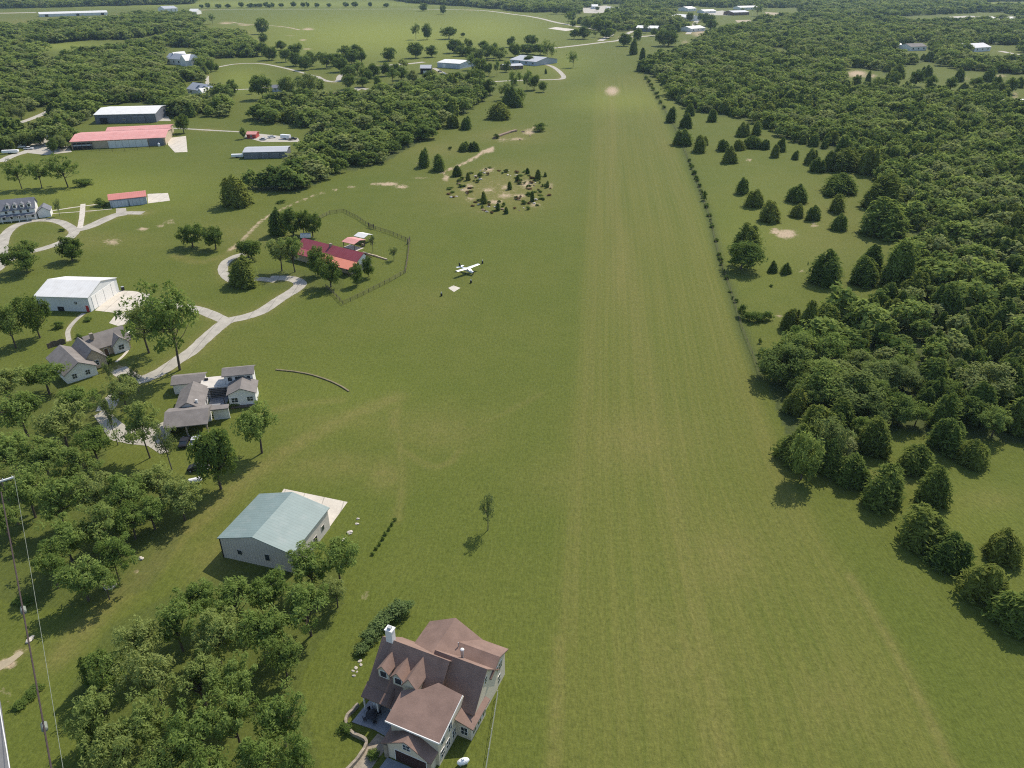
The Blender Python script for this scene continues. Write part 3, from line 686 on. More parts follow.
# ------------------------------------------------------------------ grey-roofed house below the hangar (rotated 45 degrees)
t = thing('house', 'rambling house with grey shingle cross gables half hidden by trees below the white hangar', 'house', (*G(90, 355)[:2], 0), math.radians(45))
block(t, 5.2, .6, 10.6, 8.6, 2.9, 5.6, 'x', 'tan', 'greyshingle')
block(t, -6.6, -7.0, 8.0, 14.4, 2.8, 5.2, 'y', 'whitew', 'greyshingle')
block(t, -1.6, -5.0, 6.0, 10.6, 2.85, 5.9, 'y', 'tan', 'greyshingle')
block(t, 7.6, -2.6, 4.4, 4.2, 2.7, 4.8, 'y', 'whitew', 'greyshingle')
MB().box(1.6, -1.0, 5.0, .9, .9, 1.8).obj('chimney', 'stone', t)
window(t, -8.4, -14.2, 1.0, 'f'); window(t, -5.0, -14.2, 1.0, 'f'); window(t, -1.6, -10.3, 1.0, 'f', 1.8, 1.4); window(t, 7.6, -4.7, .9, 'f', 1.4, 1.4); window(t, 10.5, .4, 1.0, 'r'); door(t, 3.6, -3.7, 0, 'f', 1, 2.1, 'door')
window(t, -10.6, -4, 1.0, 'l'); window(t, -10.6, -9, 1.0, 'l')
low_wall('wooden_fence', 'dark wooden fence beside the grey cross-gabled house', [G(48, 349)[:2], G(56, 346)[:2], G(66, 343.5)[:2]], 1.7, .14, 'wood', 'fence')

# ------------------------------------------------------------------ white house with grey roofs and carport
t = thing('house', 'white house with several grey low roofs, flat white deck and open carport', 'house', (-82.1, 170.3, 0), math.radians(12))
block(t, -3.2, 7.0, 7.6, 5.0, 3.0, 3.9, 'x', 'whitew', 'greyshingle')
block(t, -.8, -4.6, 6.2, 10.4, 3.1, 5.0, 'y', 'whitew', 'greyshingle')
MB().extr([(-5.4, -13.4, 4.9), (-5.4, -18.0, 3.1), (-5.4, -18.0, 2.9), (-5.4, -9.4, 3.4), (-5.4, -9.4, 3.6)][::-1], (0, 0, 0), (10.2, 0, 0)).obj('carport_roof', 'greyshingle', t)
MB().box(-.3, -10.4, -.2, 9.4, 2.4, 3.3).obj('wall', 'whitew', t)
MB().box(-5.0, -14.0, -.2, .3, 7.6, 3.0).obj('carport_wall', 'whitew', t)
for x in (-5.0, -.3, 4.4): MB().box(x, -17.6, 0, .35, .35, 3.05).obj('carport_post', 'stone', t)
MB().box(6.9, -11.2, 3.3, 4.2, 2.2, .3).obj('side_roof', 'greyshingle', t); MB().box(6.9, -11.0, -.2, 3.8, .3, 3.5).obj('wall', 'whitew', t)
MB().box(4.0, 3.2, -.2, 7.0, 5.8, 3.2).obj('wall', 'whitew', t); MB().box(4.0, 3.2, 3.0, 7.4, 6.2, .3).obj('flat_roof', 'flatroof', t)
MB().box(1.6, 4.6, 3.32, .9, .5, .5).obj('roof_unit', 'black', t)
MB().box(5.9, 1.2, 3.3, 2.4, .2, 1.0).obj('parapet', 'whitew', t)
rect_walls(MB(), 10.4, 3.2, 7.2, 4.2, 5.9, 6.8, 'x').obj('wall', 'whitew', t)
gable_roof(MB(), 10.4, 3.2, 7.2, 4.2, 5.9, 6.8, 'x', .5).obj('roof', 'greyshingle', t)
for x, w_ in ((8.2, 1.0), (10.6, 2.2), (12.9, .8)): window(t, x, 1.1, 4.2, 'f', w_, 1.1, bars=False)
block(t, 11.5, -2.4, 6.6, 6.0, 3.6, 5.1, 'y', 'whitew', 'greyshingle')
window(t, 9.6, -5.4, 1.3, 'f', 1.5, 1.2); window(t, 13.4, -5.4, 1.3, 'f', 1.4, 1.2)
MB().box(11.5, -6.0, .1, 6.0, 1.2, .16).obj('deck', 'wood', t)
MB().box(4.9, -2.2, -.2, 4.6, 9.6, .3).obj('courtyard', 'greyslab', t)
pg = MB()
for k in range(7): pg.box(4.9, .6 - k * .9, 2.9, 4.8, .12, .18)
pg.obj('pergola', 'black', t)
for x in (2.7, 7.0): MB().box(x, -5.2, 0, .16, .16, 2.9).obj('pergola_post', 'black', t)
window(t, 5.0, -9.2, .6, 'b', 2.0, 1.8); MB().box(4.9, .24, .2, 4.2, .1, 2.6).obj('glazed_wall', 'glass', t)
MB().tube([(1.2, -8.6, 4.0), (1.2, -8.6, 4.9)], .35, 8).obj('roof_vent', 'palemetal', t)

# ------------------------------------------------------------------ red-roofed ranch house with pavilions
t = thing('house', 'long low ranch house with red metal roof inside a fenced yard', 'house', (*G(335, 258)[:2], 0), math.radians(-33))
rect_walls(MB(), 3.0, -4.4, 30.5, 10.6, 2.9, 2.95, 'x').obj('wall', 'tan', t)
MB().slab([(-13.5, -2.8, 6.5), (-13.5, -6.9, 4.1), (18.6, -6.9, 4.1), (18.6, -2.8, 6.5)], .18).obj('roof', 'crimson', t)
MB().slab([(18.6, -2.8, 6.5), (18.6, 1.4, 3.4), (-13.5, 1.4, 3.4), (-13.5, -2.8, 6.5)], .18).obj('roof', 'crimson', t)
MB().slab([(2.5, -6.9, 4.05), (2.5, -12.2, 2.95), (19.2, -12.2, 2.95), (19.2, -6.9, 4.05)], .16).obj('porch_roof', 'orange', t)
MB().slab([(-13.4, -6.9, 4.05), (-13.4, -10.8, 3.1), (2.3, -10.8, 3.1), (2.3, -6.9, 4.05)], .16).obj('porch_roof', 'crimson', t)
MB().extr([(18.3, 1.0, 2.7), (18.3, -2.8, 6.2), (18.3, -6.9, 3.8), (18.3, -9.6, 2.7)], (-.1, 0, 0), (.1, 0, 0)).obj('gable_wall', 'whitew', t)
MB().extr([(-13.2, -9.6, 2.7), (-13.2, -6.9, 3.8), (-13.2, -2.8, 6.2), (-13.2, 1.0, 2.7)], (-.1, 0, 0), (.1, 0, 0)).obj('gable_wall', 'tan', t)
for x in (3, 7, 11, 15, 18.8): MB().box(x, -11.8, 0, .25, .25, 2.75).obj('porch_post', 'wood', t)
for x in (5.5, 12.5, 16.2): window(t, x, -9.7, 1.0, 'f', 1.5, 1.3)
door(t, 9.0, -9.7, 0, 'f', 1.1, 2.1, 'door'); window(t, 18.35, -3, .9, 'r', 1.6, 1.3)
MB().box(2.0, -3.3, 5.9, 1.0, .9, 1.3).obj('chimney', 'stone', t)
def shelter(label, px, L, W, h, rm, ang=-33):
    t = thing('open_shelter', label, 'shelter', (*G(*px)[:2], 0), math.radians(ang), 'open shelters behind the red ranch house')
    gable_roof(MB(), 0, 0, L, W, h, h + .7, 'x', .3, .15).obj('roof', rm, t)
    for sx in (-1, 1):
        for sy in (-1, 1): MB().box(sx * (L / 2 - .2), sy * (W / 2 - .2), 0, .22, .22, h + .15).obj('post', 'wood', t)
    MB().box(L / 2 - .9, W / 2 - .5, 0, 1.2, .5, 1.0).obj('counter', 'stone', t)
shelter('open garden shelter with a faded pink roof behind the red ranch house', (354.5, 247), 6.2, 6.4, 2.6, 'pinkroof')
shelter('smaller open garden shelter with a pale roof behind the pink-roofed shelter', (364, 241.5), 5.0, 5.0, 2.6, 'whiteroof')
low_wall('timber_edging', 'pale timber edging running out from the end of the red ranch house', [G(363, 253)[:2], G(374, 256)[:2], G(387, 260)[:2]], .5, .5, 'palewood', 'edging')
ty = thing('garden_trailer', 'white garden trailer parked at the upper end of the red ranch house', 'trailer', (*G(306, 238.5)[:2], 0), math.radians(10))
MB().box(0, 0, .6, 4.2, 2.0, 1.5).obj('body', 'white', ty); MB().box(2.6, 0, .55, 1.2, .12, .12).obj('tow_bar', 'steel', ty)
for s in (-1.02, 1.02): MB().tube([(-.3, s - .1, .4), (-.3, s + .1, .4)], .4, 12).obj('wheel', 'tyre', ty)
# yard fence: posts and rails, children of one fence
def rail_fence(label, px, step, h, rails, m='wood', pm='wood', r=.06):
    t = thing('post_fence', label, 'fence', (0, 0, 0)); pts = [G(*q) for q in px]; P_ = []
    for a, bb in zip(pts[:-1], pts[1:]):
        n = max(1, round((bb - a).length / step))
        for k in range(n): P_.append(a.lerp(bb, k / n))
    P_.append(pts[-1])
    base = MB().tube([(0, 0, 0), (0, 0, h)], r * 1.6, 5).mesh('post', pm)
    for p in P_:
        o = bpy.data.objects.new('post', base); C.objects.link(o); o.parent = t; o.location = (p.x, p.y, 0)
        o.scale = (1, 1, random.uniform(.92, 1.08))
    for z in rails: MB().tube([(p.x, p.y, z) for p in P_], r, 4).obj('rail', m, t)
    return t
rail_fence('dark post and rail fence round the yard of the red ranch house', [(316, 221), (330, 214), (344, 212), (358, 219), (371, 228), (390, 234), (409.6, 242), (408, 258), (405.5, 273), (390, 282), (374, 290), (358, 298), (343, 305), (334, 295), (326, 288)], 3.0, 1.5, (.35, .75, 1.15, 1.45), r=.05)
for px, lab in (((409.5, 243), 'dark field gate at the right corner of the ranch yard fence'), ((371, 228.5), 'dark field gate halfway along the back of the ranch yard fence')):
    t = thing('field_gate', lab, 'gate', (*G(*px)[:2], 0), math.radians(-40 if px[0] < 400 else 80), 'gates in the ranch yard fence')
    for x in (-1.6, 1.6): MB().box(x, .25, 0, .25, .25, 2.3).obj('gate_post', 'wood', t)
    g = MB()
    for z in (.35, .85, 1.35, 1.8): g.box(0, .25, z, 3.0, .08, .16)
    g.obj('gate_leaf', 'wood', t)
rail_fence('line of old wire fence on thin posts along the right edge of the airstrip', [(644, 76), (652, 89), (661, 104), (676, 130), (690, 165), (700, 192), (710, 220), (720, 262), (730, 290), (742, 330), (752, 355), (760, 378)], 8, 1.2, (.5, 1.05), r=.03)
rail_fence('thin dark post fence in front of the long faded red hangar', [(84, 151), (100, 152), (125, 151.5), (150, 149), (165, 148)], 6, 1.6, (.8, 1.5), r=.05)

# ------------------------------------------------------------------ mid-distance sheds and hangars
t, L = axis_thing('hangar', 'long white-roofed dark-walled metal hangar behind the faded red one', 'hangar', (95.7, 124), (156.5, 122.5))
block(t, L / 2, 19, L, 36, 6.0, 8.0, 'x', 'bluewall', 'whiteroof', .4)
door(t, 6, 0, 0, 'f', 5, 4.2, 'dark', 'hangar_door', 'bluewall'); door(t, 30, 0, 0, 'f', 8, 4.4, 'bluewall', 'hangar_door', 'steel'); window(t, 20, 0, 2, 'f', 1.6, 1.2)
t, L = axis_thing('hangar', 'long low hangar with faded red roof and white sliding doors', 'hangar', (72, 150), (166, 145.4))
block(t, L / 2, 16, L, 30, 4.6, 6.2, 'x', 'tan', 'pinkroof', .5)
MB().box(L * .60, -.06, 0, L * .42, .1, 4.2).obj('sliding_door', 'whitemetalwall', t)
for k in range(6): MB().box(L * (.40 + .07 * k), -.14, 0, .14, .06, 4.2).obj('door_seam', 'steel', t)
MB().box(L * .905, -.06, 0, L * .16, .1, 4.3).obj('sliding_door', 'bluewall', t)
MB().box(L * .12, -.06, .2, L * .2, .1, 3.8).obj('recessed_front', 'dark', t); MB().box(L * .12, -.12, 2.1, L * .19, .1, .8).obj('counter_front', 'palebluewall', t)
for k in range(5): MB().box(1.2 + k * 2.6, -1.2, 0, .22, .22, 4.4).obj('post', 'wood', t)
MB().tube([(L * .93, -1.6, 0), (L * .93, -1.6, 1.6), (L * .93, -1.6, 2.1)], [.7, .7, .2], 10).obj('water_tank', 'white', t)
block(t, L * .62, 41, L * .72, 14, 4.4, 5.4, 'x', 'tan', 'pinkroof', .5, roof='rear_roof')
t, L = axis_thing('small_barn', 'small barn with red roof and pale blue doors beside a concrete pad', 'barn', (111, 208), (147.5, 204))
block(t, L / 2, 6, L, 11, 3.5, 4.6, 'x', 'palebluewall', 'redroof', .4)
MB().box(L * .27, -.06, 0, L * .42, .1, 3.0).obj('sliding_door', 'palebluewall', t); MB().box(L * .74, -.06, 0, L * .42, .1, 3.0).obj('sliding_door', 'palebluewall', t)
t, L = axis_thing('barn', 'slate blue metal barn with light grey roof beside a white trailer', 'barn', (244, 159), (287, 158))
block(t, L / 2, 8, L, 15, 3.6, 4.6, 'x', 'bluewall', 'greyroof', .4)
for k in (.25, .5, .75): door(t, L * k, 0, 0, 'f', 3.4, 2.8, 'bluewall', 'bay_door', 'steel')
t, L = axis_thing('house', 'two storey grey-roofed house with four white dormers by the looping driveway', 'house', (-8, 223.5), (40, 218.5))
block(t, L / 2 - 1, 5.2, L, 10, 5.0, 8.4, 'x', 'whitew', 'bluegreyshingle', .5)
for k in range(4):
    x = L * (.40 + .15 * k)
    d = rect_walls(MB(), x, 1.6, 1.5, 2.4, 6.9, 7.6, 'y', 5.2).obj('dormer', 'whitew', t)
    gable_roof(MB(), x, 1.6, 1.5, 2.5, 6.9, 7.65, 'y', .2, .12).obj('dormer_roof', 'bluegreyshingle', d); MB().box(x, .37, 5.7, .9, .08, 1.1).obj('pane', 'glass', d)
for k in range(6): window(t, L * (.12 + .15 * k), 0.15, 1.0, 'f', 1.0, 1.4, bars=False)
for k in range(5): window(t, L * (.2 + .15 * k), 0.15, 3.4, 'f', .9, 1.1, bars=False)
MB().slab([(1, -2.2, 2.7), (L - 1, -2.2, 2.7), (L - 1, .3, 3.1), (1, .3, 3.1)], .15).obj('porch_roof', 'bluegreyshingle', t)
for k in range(6): MB().box(1.3 + k * (L - 2.6) / 5, -2.0, 0, .2, .2, 2.6).obj('porch_post', 'trim', t)
block(t, L + 2.0, 4.6, 5, 7, 2.8, 4.6, 'y', 'whitew', 'bluegreyshingle', .3)

# ------------------------------------------------------------------ far houses and sheds
def simple_house(label, p0, p1, D, ze, zr, wm, rm, along='x', cat='house', name='farmhouse', nwin=4, dy=0.0, ov=.5, group=None):
    t, L = axis_thing(name, label, cat, p0, p1, group)
    block(t, L / 2, D / 2 + dy, L, D, ze, zr, along, wm, rm, ov)
    for k in range(nwin): window(t, L * (k + .5) / nwin, dy, ze * .35, 'f', min(2.2, L * .08 + .5), ze * .38, bars=False)
    return t, L
t, L = simple_house('white farmhouse with two grey-white gables in the left woods, the farther one', (167, 64), (192, 66), 14, 6, 11, 'whitew', 'greyroof', 'x', nwin=5)
block(t, L * .82, 1, 9, 12, 6, 11.5, 'y', 'whitew', 'whiteroof', .5); block(t, L * .15, 14, 9, 16, 6, 12, 'y', 'whitew', 'whiteroof', .5)
t, L = simple_house('white house with skylit pale roof in the left woods, the nearer one', (188, 93.5), (210, 97), 14, 4, 8.5, 'whitew', 'greyroof', 'x', nwin=3)
for k in (.38, .62): MB().slab([(L * k - 1.6, 1.2, 5.1), (L * k + 1.6, 1.2, 5.1), (L * k + 1.6, 4.6, 7.35), (L * k - 1.6, 4.6, 7.35)], .12).obj('skylight', 'glass', t)
block(t, L * .85, -1, 8, 9, 3.8, 7.0, 'y', 'whitew', 'whiteroof', .4)
t, L = simple_house('very long white livestock shed across the far left fields', (40, 17), (108, 15), 22, 5.5, 9, 'whitemetalwall', 'whiteroof', cat='shed', name='livestock_shed', nwin=0)
for k in (.1, .55, .92): MB().box(L * k, -.1, 0, 6, .2, 4.4).obj('bay_opening', 'dark', t)
t, L = simple_house('white metal building with pale roof beside the far round driveway', (437.5, 67.5), (460, 69), 34, 5.2, 7.0, 'palebluewall', 'whiteroof', cat='building', name='metal_building', nwin=0)
MB().box(L * .3, -.08, 0, 4, .12, 4).obj('roller_door', 'trim', t)
t, L = simple_house('small dark grey hip shed left of the far white metal building', (420.5, 74), (431, 74), 14, 5.5, 8, 'dark', 'greyroof', cat='shed', name='dark_shed', nwin=0)
MB().box(L / 2, -.1, .2, 5, .15, 3).obj('bay_opening', 'palemetal', t)
simple_house('low grey-roofed house at the head of the far curving driveway', (510, 63.5), (536, 66), 40, 4.2, 7.5, 'palebluewall', 'greyroof', nwin=4)
simple_house('brown-walled low house among trees below the far grey-roofed house', (505, 70), (523, 69), 14, 3.6, 5, 'brownwall', 'greyroof', nwin=3)
simple_house('low brown building beside the ring driveway in the middle woods', (331, 98.5), (350, 97.5), 10, 3.2, 4.2, 'brownwall', 'brownwall', nwin=3)
simple_house('white-roofed dark building beside the far road junction', (636, 31.5), (657, 32), 30, 5.5, 8.5, 'bluewall', 'whiteroof', cat='building', name='roadside_building', nwin=5)
simple_house('bright white building in trees right of the far road junction', (670, 19.5), (688, 21), 34, 6, 10, 'whitew', 'whiteroof', cat='building', name='roadside_building', nwin=4)
simple_house('pale grey-roofed house on the bare far lot beyond the road bend', (607, 12.5), (619, 12.5), 36, 6, 11, 'whitew', 'greyroof', nwin=4)
simple_house('small blue-grey house under trees left of the ring driveways', (273, 92), (283, 91.5), 10, 3.2, 5.2, 'palebluewall', 'bluegreyshingle', nwin=2)
simple_house('small reddish shed at the end of the hangar driveway', (247, 138.5), (256, 138.5), 8, 2.6, 3.6, 'redpaint', 'pinkroof', cat='shed', name='garden_shed', nwin=1)
simple_house('tiny white house on the bare far lot beside the road', (592, 9), (598, 9), 30, 6, 10, 'whitew', 'whiteroof', nwin=2)
simple_house('white far house behind the round tree at the top of the strip', (659, 24), (665, 24), 20, 5, 8, 'whitew', 'whiteroof', nwin=1)
simple_house('pale house at the far edge of the left meadow', (165, 12), (178, 11.5), 40, 7, 12, 'whitew', 'greyroof', nwin=3)
simple_house('small white barn beside the dirt yard of the left meadow', (189, 14.5), (197, 14.5), 30, 6, 11, 'whitew', 'whiteroof', cat='barn', name='white_barn', nwin=1)
simple_house('white town building at the far end of the lane', (688, 11.5), (696, 11), 30, 6, 10, 'whitew', 'whiteroof', cat='building', name='town_building', nwin=3)
simple_house('white-roofed lane building nearest the woodland edge', (691, 32), (705, 31), 26, 5, 8, 'whitew', 'whiteroof', cat='building', name='town_building', nwin=3)
simple_house('long pale town building with grey roof on the far gravel lots', (733, 15.5), (749, 15), 34, 6, 9, 'brownwall', 'greyroof', cat='building', name='town_building', nwin=5)
simple_house('low white town shed along the left of the far gravel lots', (704, 13.2), (716, 12.7), 24, 4, 7, 'whitew', 'whiteroof', cat='shed', name='town_building', nwin=3)
simple_house('long white town roof at the back of the far gravel lots', (740, 9.8), (758, 9.4), 30, 5, 8, 'whitew', 'whiteroof', cat='building', name='town_building', nwin=4)
simple_house('small white trailer home in the right woods, the leftmost', (896, 48.5), (901.5, 48.5), 12, 4, 6, 'whitew', 'whiteroof', name='trailer_home', nwin=1)
simple_house('grey-brown roofed house in the right woods with a white lower front', (910, 51), (926, 50.5), 22, 5, 8, 'whitew', 'greyshingle', nwin=3)
simple_house('pale-roofed house in the right woods right of the grey-brown one', (974, 52), (990, 51), 26, 5, 9, 'whitew', 'greyroof', nwin=3)
simple_house('small pale house half hidden between the two larger woodland houses', (955, 49.5), (962, 50), 16, 4.5, 7.5, 'whitew', 'greyroof', nwin=1)
simple_house('white flat building along the far right road, the left one', (988, 23.4), (1000, 23.3), 40, 7, 10, 'whitew', 'whiteroof', cat='building', name='roadside_building', nwin=3)
simple_house('white flat building along the far right road, the right one', (1009, 23.6), (1018, 23.4), 40, 7, 10, 'whitew', 'whiteroof', cat='building', name='roadside_building', nwin=2)
simple_house('white-roofed building at the right edge below the woodland clearing', (1009, 108), (1034, 107), 16, 3.6, 5, 'whitew', 'whiteroof', cat='building', name='metal_building', nwin=3)

# ------------------------------------------------------------------ aeroplane
t = thing('light_aeroplane', 'white high-wing light aeroplane parked on the grass left of the airstrip', 'aeroplane', (*G(467.5, 273)[:2], 0), math.radians(-46))
# nose towards +x
st = [(-4.6, 1.35, .10, .16), (-3.2, 1.3, .22, .28), (-1.6, 1.25, .42, .48), (-.6, 1.3, .58, .66), (.9, 1.3, .60, .66), (1.8, 1.15, .56, .52), (2.9, 1.08, .46, .44), (3.3, 1.05, .28, .28)]
vs, fs = [], []; K = 12
for x, z, rw_, rh in st:
    for j in range(K): a = 2 * PI * j / K; vs.append((x, rw_ * math.copysign(abs(math.cos(a)) ** .7, math.cos(a)), z + rh * math.copysign(abs(math.sin(a)) ** .7, math.sin(a))))
for i in range(len(st) - 1):
    for j in range(K): a, b2 = i * K + j, i * K + (j + 1) % K; fs.append((a, b2, b2 + K, a + K))
fs += [tuple(range(K)), tuple(range((len(st) - 1) * K + K - 1, (len(st) - 1) * K - 1, -1))]
MB().add(vs, fs).obj('fuselage', 'white', t, True)
def aerofoil(x0, c, z, th): return [(x0, z), (x0 - c * .15, z + th), (x0 - c * .5, z + th * .9), (x0 - c, z), (x0 - c * .4, z - th * .3)]
mb = MB()
for s in (-1, 1):
    r_ = [(x, s * .1, zz) for x, zz in aerofoil(1.15, 1.65, 2.05, .13)]; tp = [(x, s * 5.5, zz) for x, zz in aerofoil(1.0, 1.35, 2.2, .09)]
    n = len(r_); mb.add(r_ + tp, [tuple(range(n)), tuple(range(2 * n - 1, n - 1, -1))] + [(i, n + i, n + (i + 1) % n, (i + 1) % n) for i in range(n)])
mb.obj('wing', 'white', t)
MB().slab([(-3.7, -1.7, 1.5), (-4.6, -1.7, 1.5), (-4.7, 1.7, 1.5), (-3.7, 1.7, 1.5), (-3.4, 0, 1.5)], .08).obj('tailplane', 'white', t)
MB().extr([(-3.5, 0, 1.4), (-4.3, 0, 2.75), (-4.9, 0, 2.75), (-4.75, 0, 1.35)], (0, -.05, 0), (0, .05, 0)).obj('tail_fin', 'black', t)
MB().add([(1.75, -.5, 1.62), (1.75, .5, 1.62), (1.05, .55, 2.0), (1.05, -.55, 2.0), (1.8, -.52, 1.5), (1.8, .52, 1.5)], [(0, 1, 2, 3), (4, 5, 1, 0)]).obj('windscreen', 'glass', t)
for s in (-1, 1):
    MB().box(.2, s * .63, 1.45, 1.5, .04, .42).obj('side_window', 'glass', t)
    MB().tube([(.6, s * .55, .95), (.5, s * 2.9, 2.05)], .045, 5).obj('wing_strut', 'white', t)
    MB().tube([(.5, s * .5, .8), (.4, s * 1.25, .3)], .05, 5).obj('gear_leg', 'white', t)
    MB().tube([(.4, s * 1.18, .28), (.4, s * 1.34, .28)], .28, 12).obj('wheel', 'tyre', t)
MB().tube([(2.6, 0, .7), (2.7, 0, .25)], .04, 5).obj('nose_leg', 'white', t); MB().tube([(2.7, -.08, .24), (2.7, .08, .24)], .24, 12).obj('wheel', 'tyre', t)
sp = MB().ball((3.35, 0, 1.05), (.3, .18, .18)).obj('spinner', 'black', t); MB().box(3.45, 0, .15, .05, .14, 1.8).obj('propeller', 'black', t)
for px, lab in (((441.5, 296), 'short dark marker post below the square concrete pad'), ((482.5, 263.5), 'short dark marker post beyond the nose of the aeroplane'), ((471, 283), 'short dark marker post between the aeroplane and the concrete pad')):
    t = thing('marker_post', lab, 'post', (*G(*px)[:2], 0), 0, 'marker posts round the parked aeroplane')
    MB().tube([(0, 0, 0), (0, 0, .9), (0, 0, 1.05)], [.34, .34, .2], 8).obj('post', 'black', t); MB().tube([(0, 0, 1.05), (0, 0, 1.5)], [.2, .12], 8).obj('cap', 'palemetal', t)

# ------------------------------------------------------------------ vehicles
def vehicle(name, label, cat, px, ang, m, kind='pickup', group=None):
    t = thing(name, label, cat, (*G(*px)[:2], 0), math.radians(ang), group)
    Lh = 2.6
    if kind == 'pickup':
        prof = [(-2.7, .5), (2.6, .5), (2.65, .95), (1.4, 1.1), (1.35, 1.15), (-2.7, 1.15)]
        cab = [(1.35, 1.12), (.75, 1.75), (-.75, 1.78), (-.95, 1.12)]
    else:
        prof = [(-2.25, .45), (2.25, .42), (2.3, .8), (1.1, 1.0), (-1.9, 1.02), (-2.3, .85)]
        cab = [(1.15, .98), (.45, 1.48), (-1.0, 1.5), (-1.75, 1.0)]
    MB().extr([(x, 0, z) for x, z in prof][::-1], (0, -.92, 0), (0, .92, 0)).obj('body', m, t)
    MB().extr([(x, 0, z) for x, z in cab][::-1], (0, -.8, 0), (0, .8, 0)).obj('windows', 'glass', t)
    x1, x2, zr_ = cab[1][0], cab[2][0], cab[1][1]
    MB().slab([(x1 + .05, -.78, zr_ + .07), (x1 + .05, .78, zr_ + .07), (x2 - .05, .78, zr_ + .08), (x2 - .05, -.78, zr_ + .08)][::-1], .07).obj('cab_roof', m, t)
    if kind == 'pickup': MB().box(-1.85, 0, 1.0, 1.6, 1.6, .17).obj('load_bed', 'black', t)
    for wx in (-1.6, 1.6):
        for s in (-.86, .86):
            wo = MB().tube([(wx, s - .11, .36), (wx, s + .11, .36)], .36, 12).obj('wheel', 'tyre', t)
            MB().tube([(wx, s - .13, .36), (wx, s + .13, .36)], .2, 8).obj('rim', 'silver', wo)
    for s in (-.65, .65): MB().box(prof[2][0] - .05, s, .66, .12, .35, .16).obj('headlight', 'palemetal', t)
    return t
def trailer(label, px, ang, L, m, h=2.4, group=None):
    t = thing('cargo_trailer', label, 'trailer', (*G(*px)[:2], 0), math.radians(ang), group)
    MB().extr([(-L / 2, 0, .6), (L / 2 - .3, 0, .6), (L / 2, 0, 1.2), (L / 2 - .2, 0, .6 + h), (-L / 2, 0, .6 + h)][::-1], (0, -1.15, 0), (0, 1.15, 0)).obj('body', m, t)
    MB().box(L / 2 + .6, 0, .6, 1.4, .14, .12).obj('tow_bar', 'steel', t); MB().box(-L / 2 - .02, 0, .8, .06, 1.9, h - .5).obj('rear_door', 'palemetal', t)
    for wx in (-.7, .3):
        for s in (-1.16, 1.16): MB().tube([(wx, s - .12, .42), (wx, s + .12, .42)], .42, 12).obj('wheel', 'tyre', t)
vehicle('parked_truck', 'white pickup truck on the gravel yard at the left edge, the upper one', 'truck', (21, 148), 20, 'white')
vehicle('parked_truck', 'white pickup truck next to the dark van on the gravel yard', 'truck', (29, 149.5), 10, 'white')
trailer('long white trailer behind the white pickups at the left edge', (11, 153.5), 14, 9, 'white', 1.5)
vehicle('parked_car', 'dark car in the shade beside the faded red hangar', 'car', (60, 148), 75, 'black', 'car')
vehicle('parked_truck', 'dark pickup truck in the shade between the trees left of the red hangar', 'truck', (50, 146), 60, 'silver')
trailer('white flat cargo trailer left of the slate blue barn', (238, 157.5), 8, 7, 'white', 1.4)
vehicle('parked_truck', 'white truck in the yard above the slate blue barn, the left one', 'truck', (272, 138), 25, 'white')
vehicle('parked_car', 'silver car parked left of the white truck above the slate blue barn', 'car', (263, 140), 160, 'silver', 'car')
trailer('white box trailer in the yard above the slate blue barn', (286, 139), -20, 7, 'white', 2.2)
vehicle('parked_truck', 'dark pickup truck right of the box trailer above the slate blue barn', 'truck', (293, 140), 30, 'black')
trailer('small white trailer at the edge of the middle woods', (328, 132), 70, 4.5, 'palemetal', 1.8)
vehicle('parked_car', 'black car on the drive of the far white metal building', 'car', (440, 72), -20, 'black', 'car')
vehicle('parked_car', 'silver car on the drive of the far white metal building', 'car', (444, 74), -25, 'white', 'car')
vehicle('parked_car', 'dark car beside the right end of the grey cross-gabled house', 'car', (129, 335), -20, 'black', 'car')
vehicle('parked_car', 'black car in the shade below the carport of the white house', 'car', (199, 470), 5, 'black', 'car')
vehicle('parked_car', 'dark car inside the open carport of the white house', 'car', (185, 444), 100, 'black', 'car')
vehicle('parked_car', 'silver car inside the open carport of the white house', 'car', (196, 443), 98, 'silver', 'car')
t = thing('gas_tank', 'white gas tank lying among the trees below the carport', 'tank', (*G(195.5, 483)[:2], 0), .4)
MB().tube([(-1.5, 0, .8), (-1.2, 0, .8), (1.2, 0, .8), (1.5, 0, .8)], [.2, .55, .55, .2], 12).obj('body', 'white', t)
for s in (-.8, .8): MB().box(s, 0, 0, .2, .7, .4).obj('foot', 'concrete', t)

# ------------------------------------------------------------------ power line in the near left corner
p1 = G(2, 480, 11.2)
t = thing('utility_pole', 'weathered utility pole with pale crossarm at the left edge carrying the power line', 'pole', (p1.x - .3, p1.y, 0))
MB().tube([(0, 0, -.3), (0, 0, 11.6)], [.2, .14], 8).obj('pole', 'wood', t)
dl = (G(63, 768, 10) - p1); ang = math.atan2(dl.y, dl.x) + PI / 2
MB().box(.5, 0, 10.95, 3.6, .35, .3, ang + .0).obj('crossarm', 'palemetal', t)
cc, ss = math.cos(ang), math.sin(ang)
for k in (-1.2, .0, 1.6): MB().tube([(.5 + k * cc, k * ss, 11.25), (.5 + k * cc, k * ss, 11.55)], [.1, .06], 6).obj('insulator', 'white', t)
p2 = G(68, 860, 10.2)
t2 = thing('utility_pole', 'weathered utility pole below the bottom edge carrying the power line', 'pole', (p2.x, p2.y, 0))
MB().tube([(0, 0, -.3), (0, 0, 11.3)], [.2, .14], 8).obj('pole', 'wood', t2); MB().box(.3, 0, 10.9, 3.0, .22, .2, ang).obj('crossarm', 'palemetal', t2)
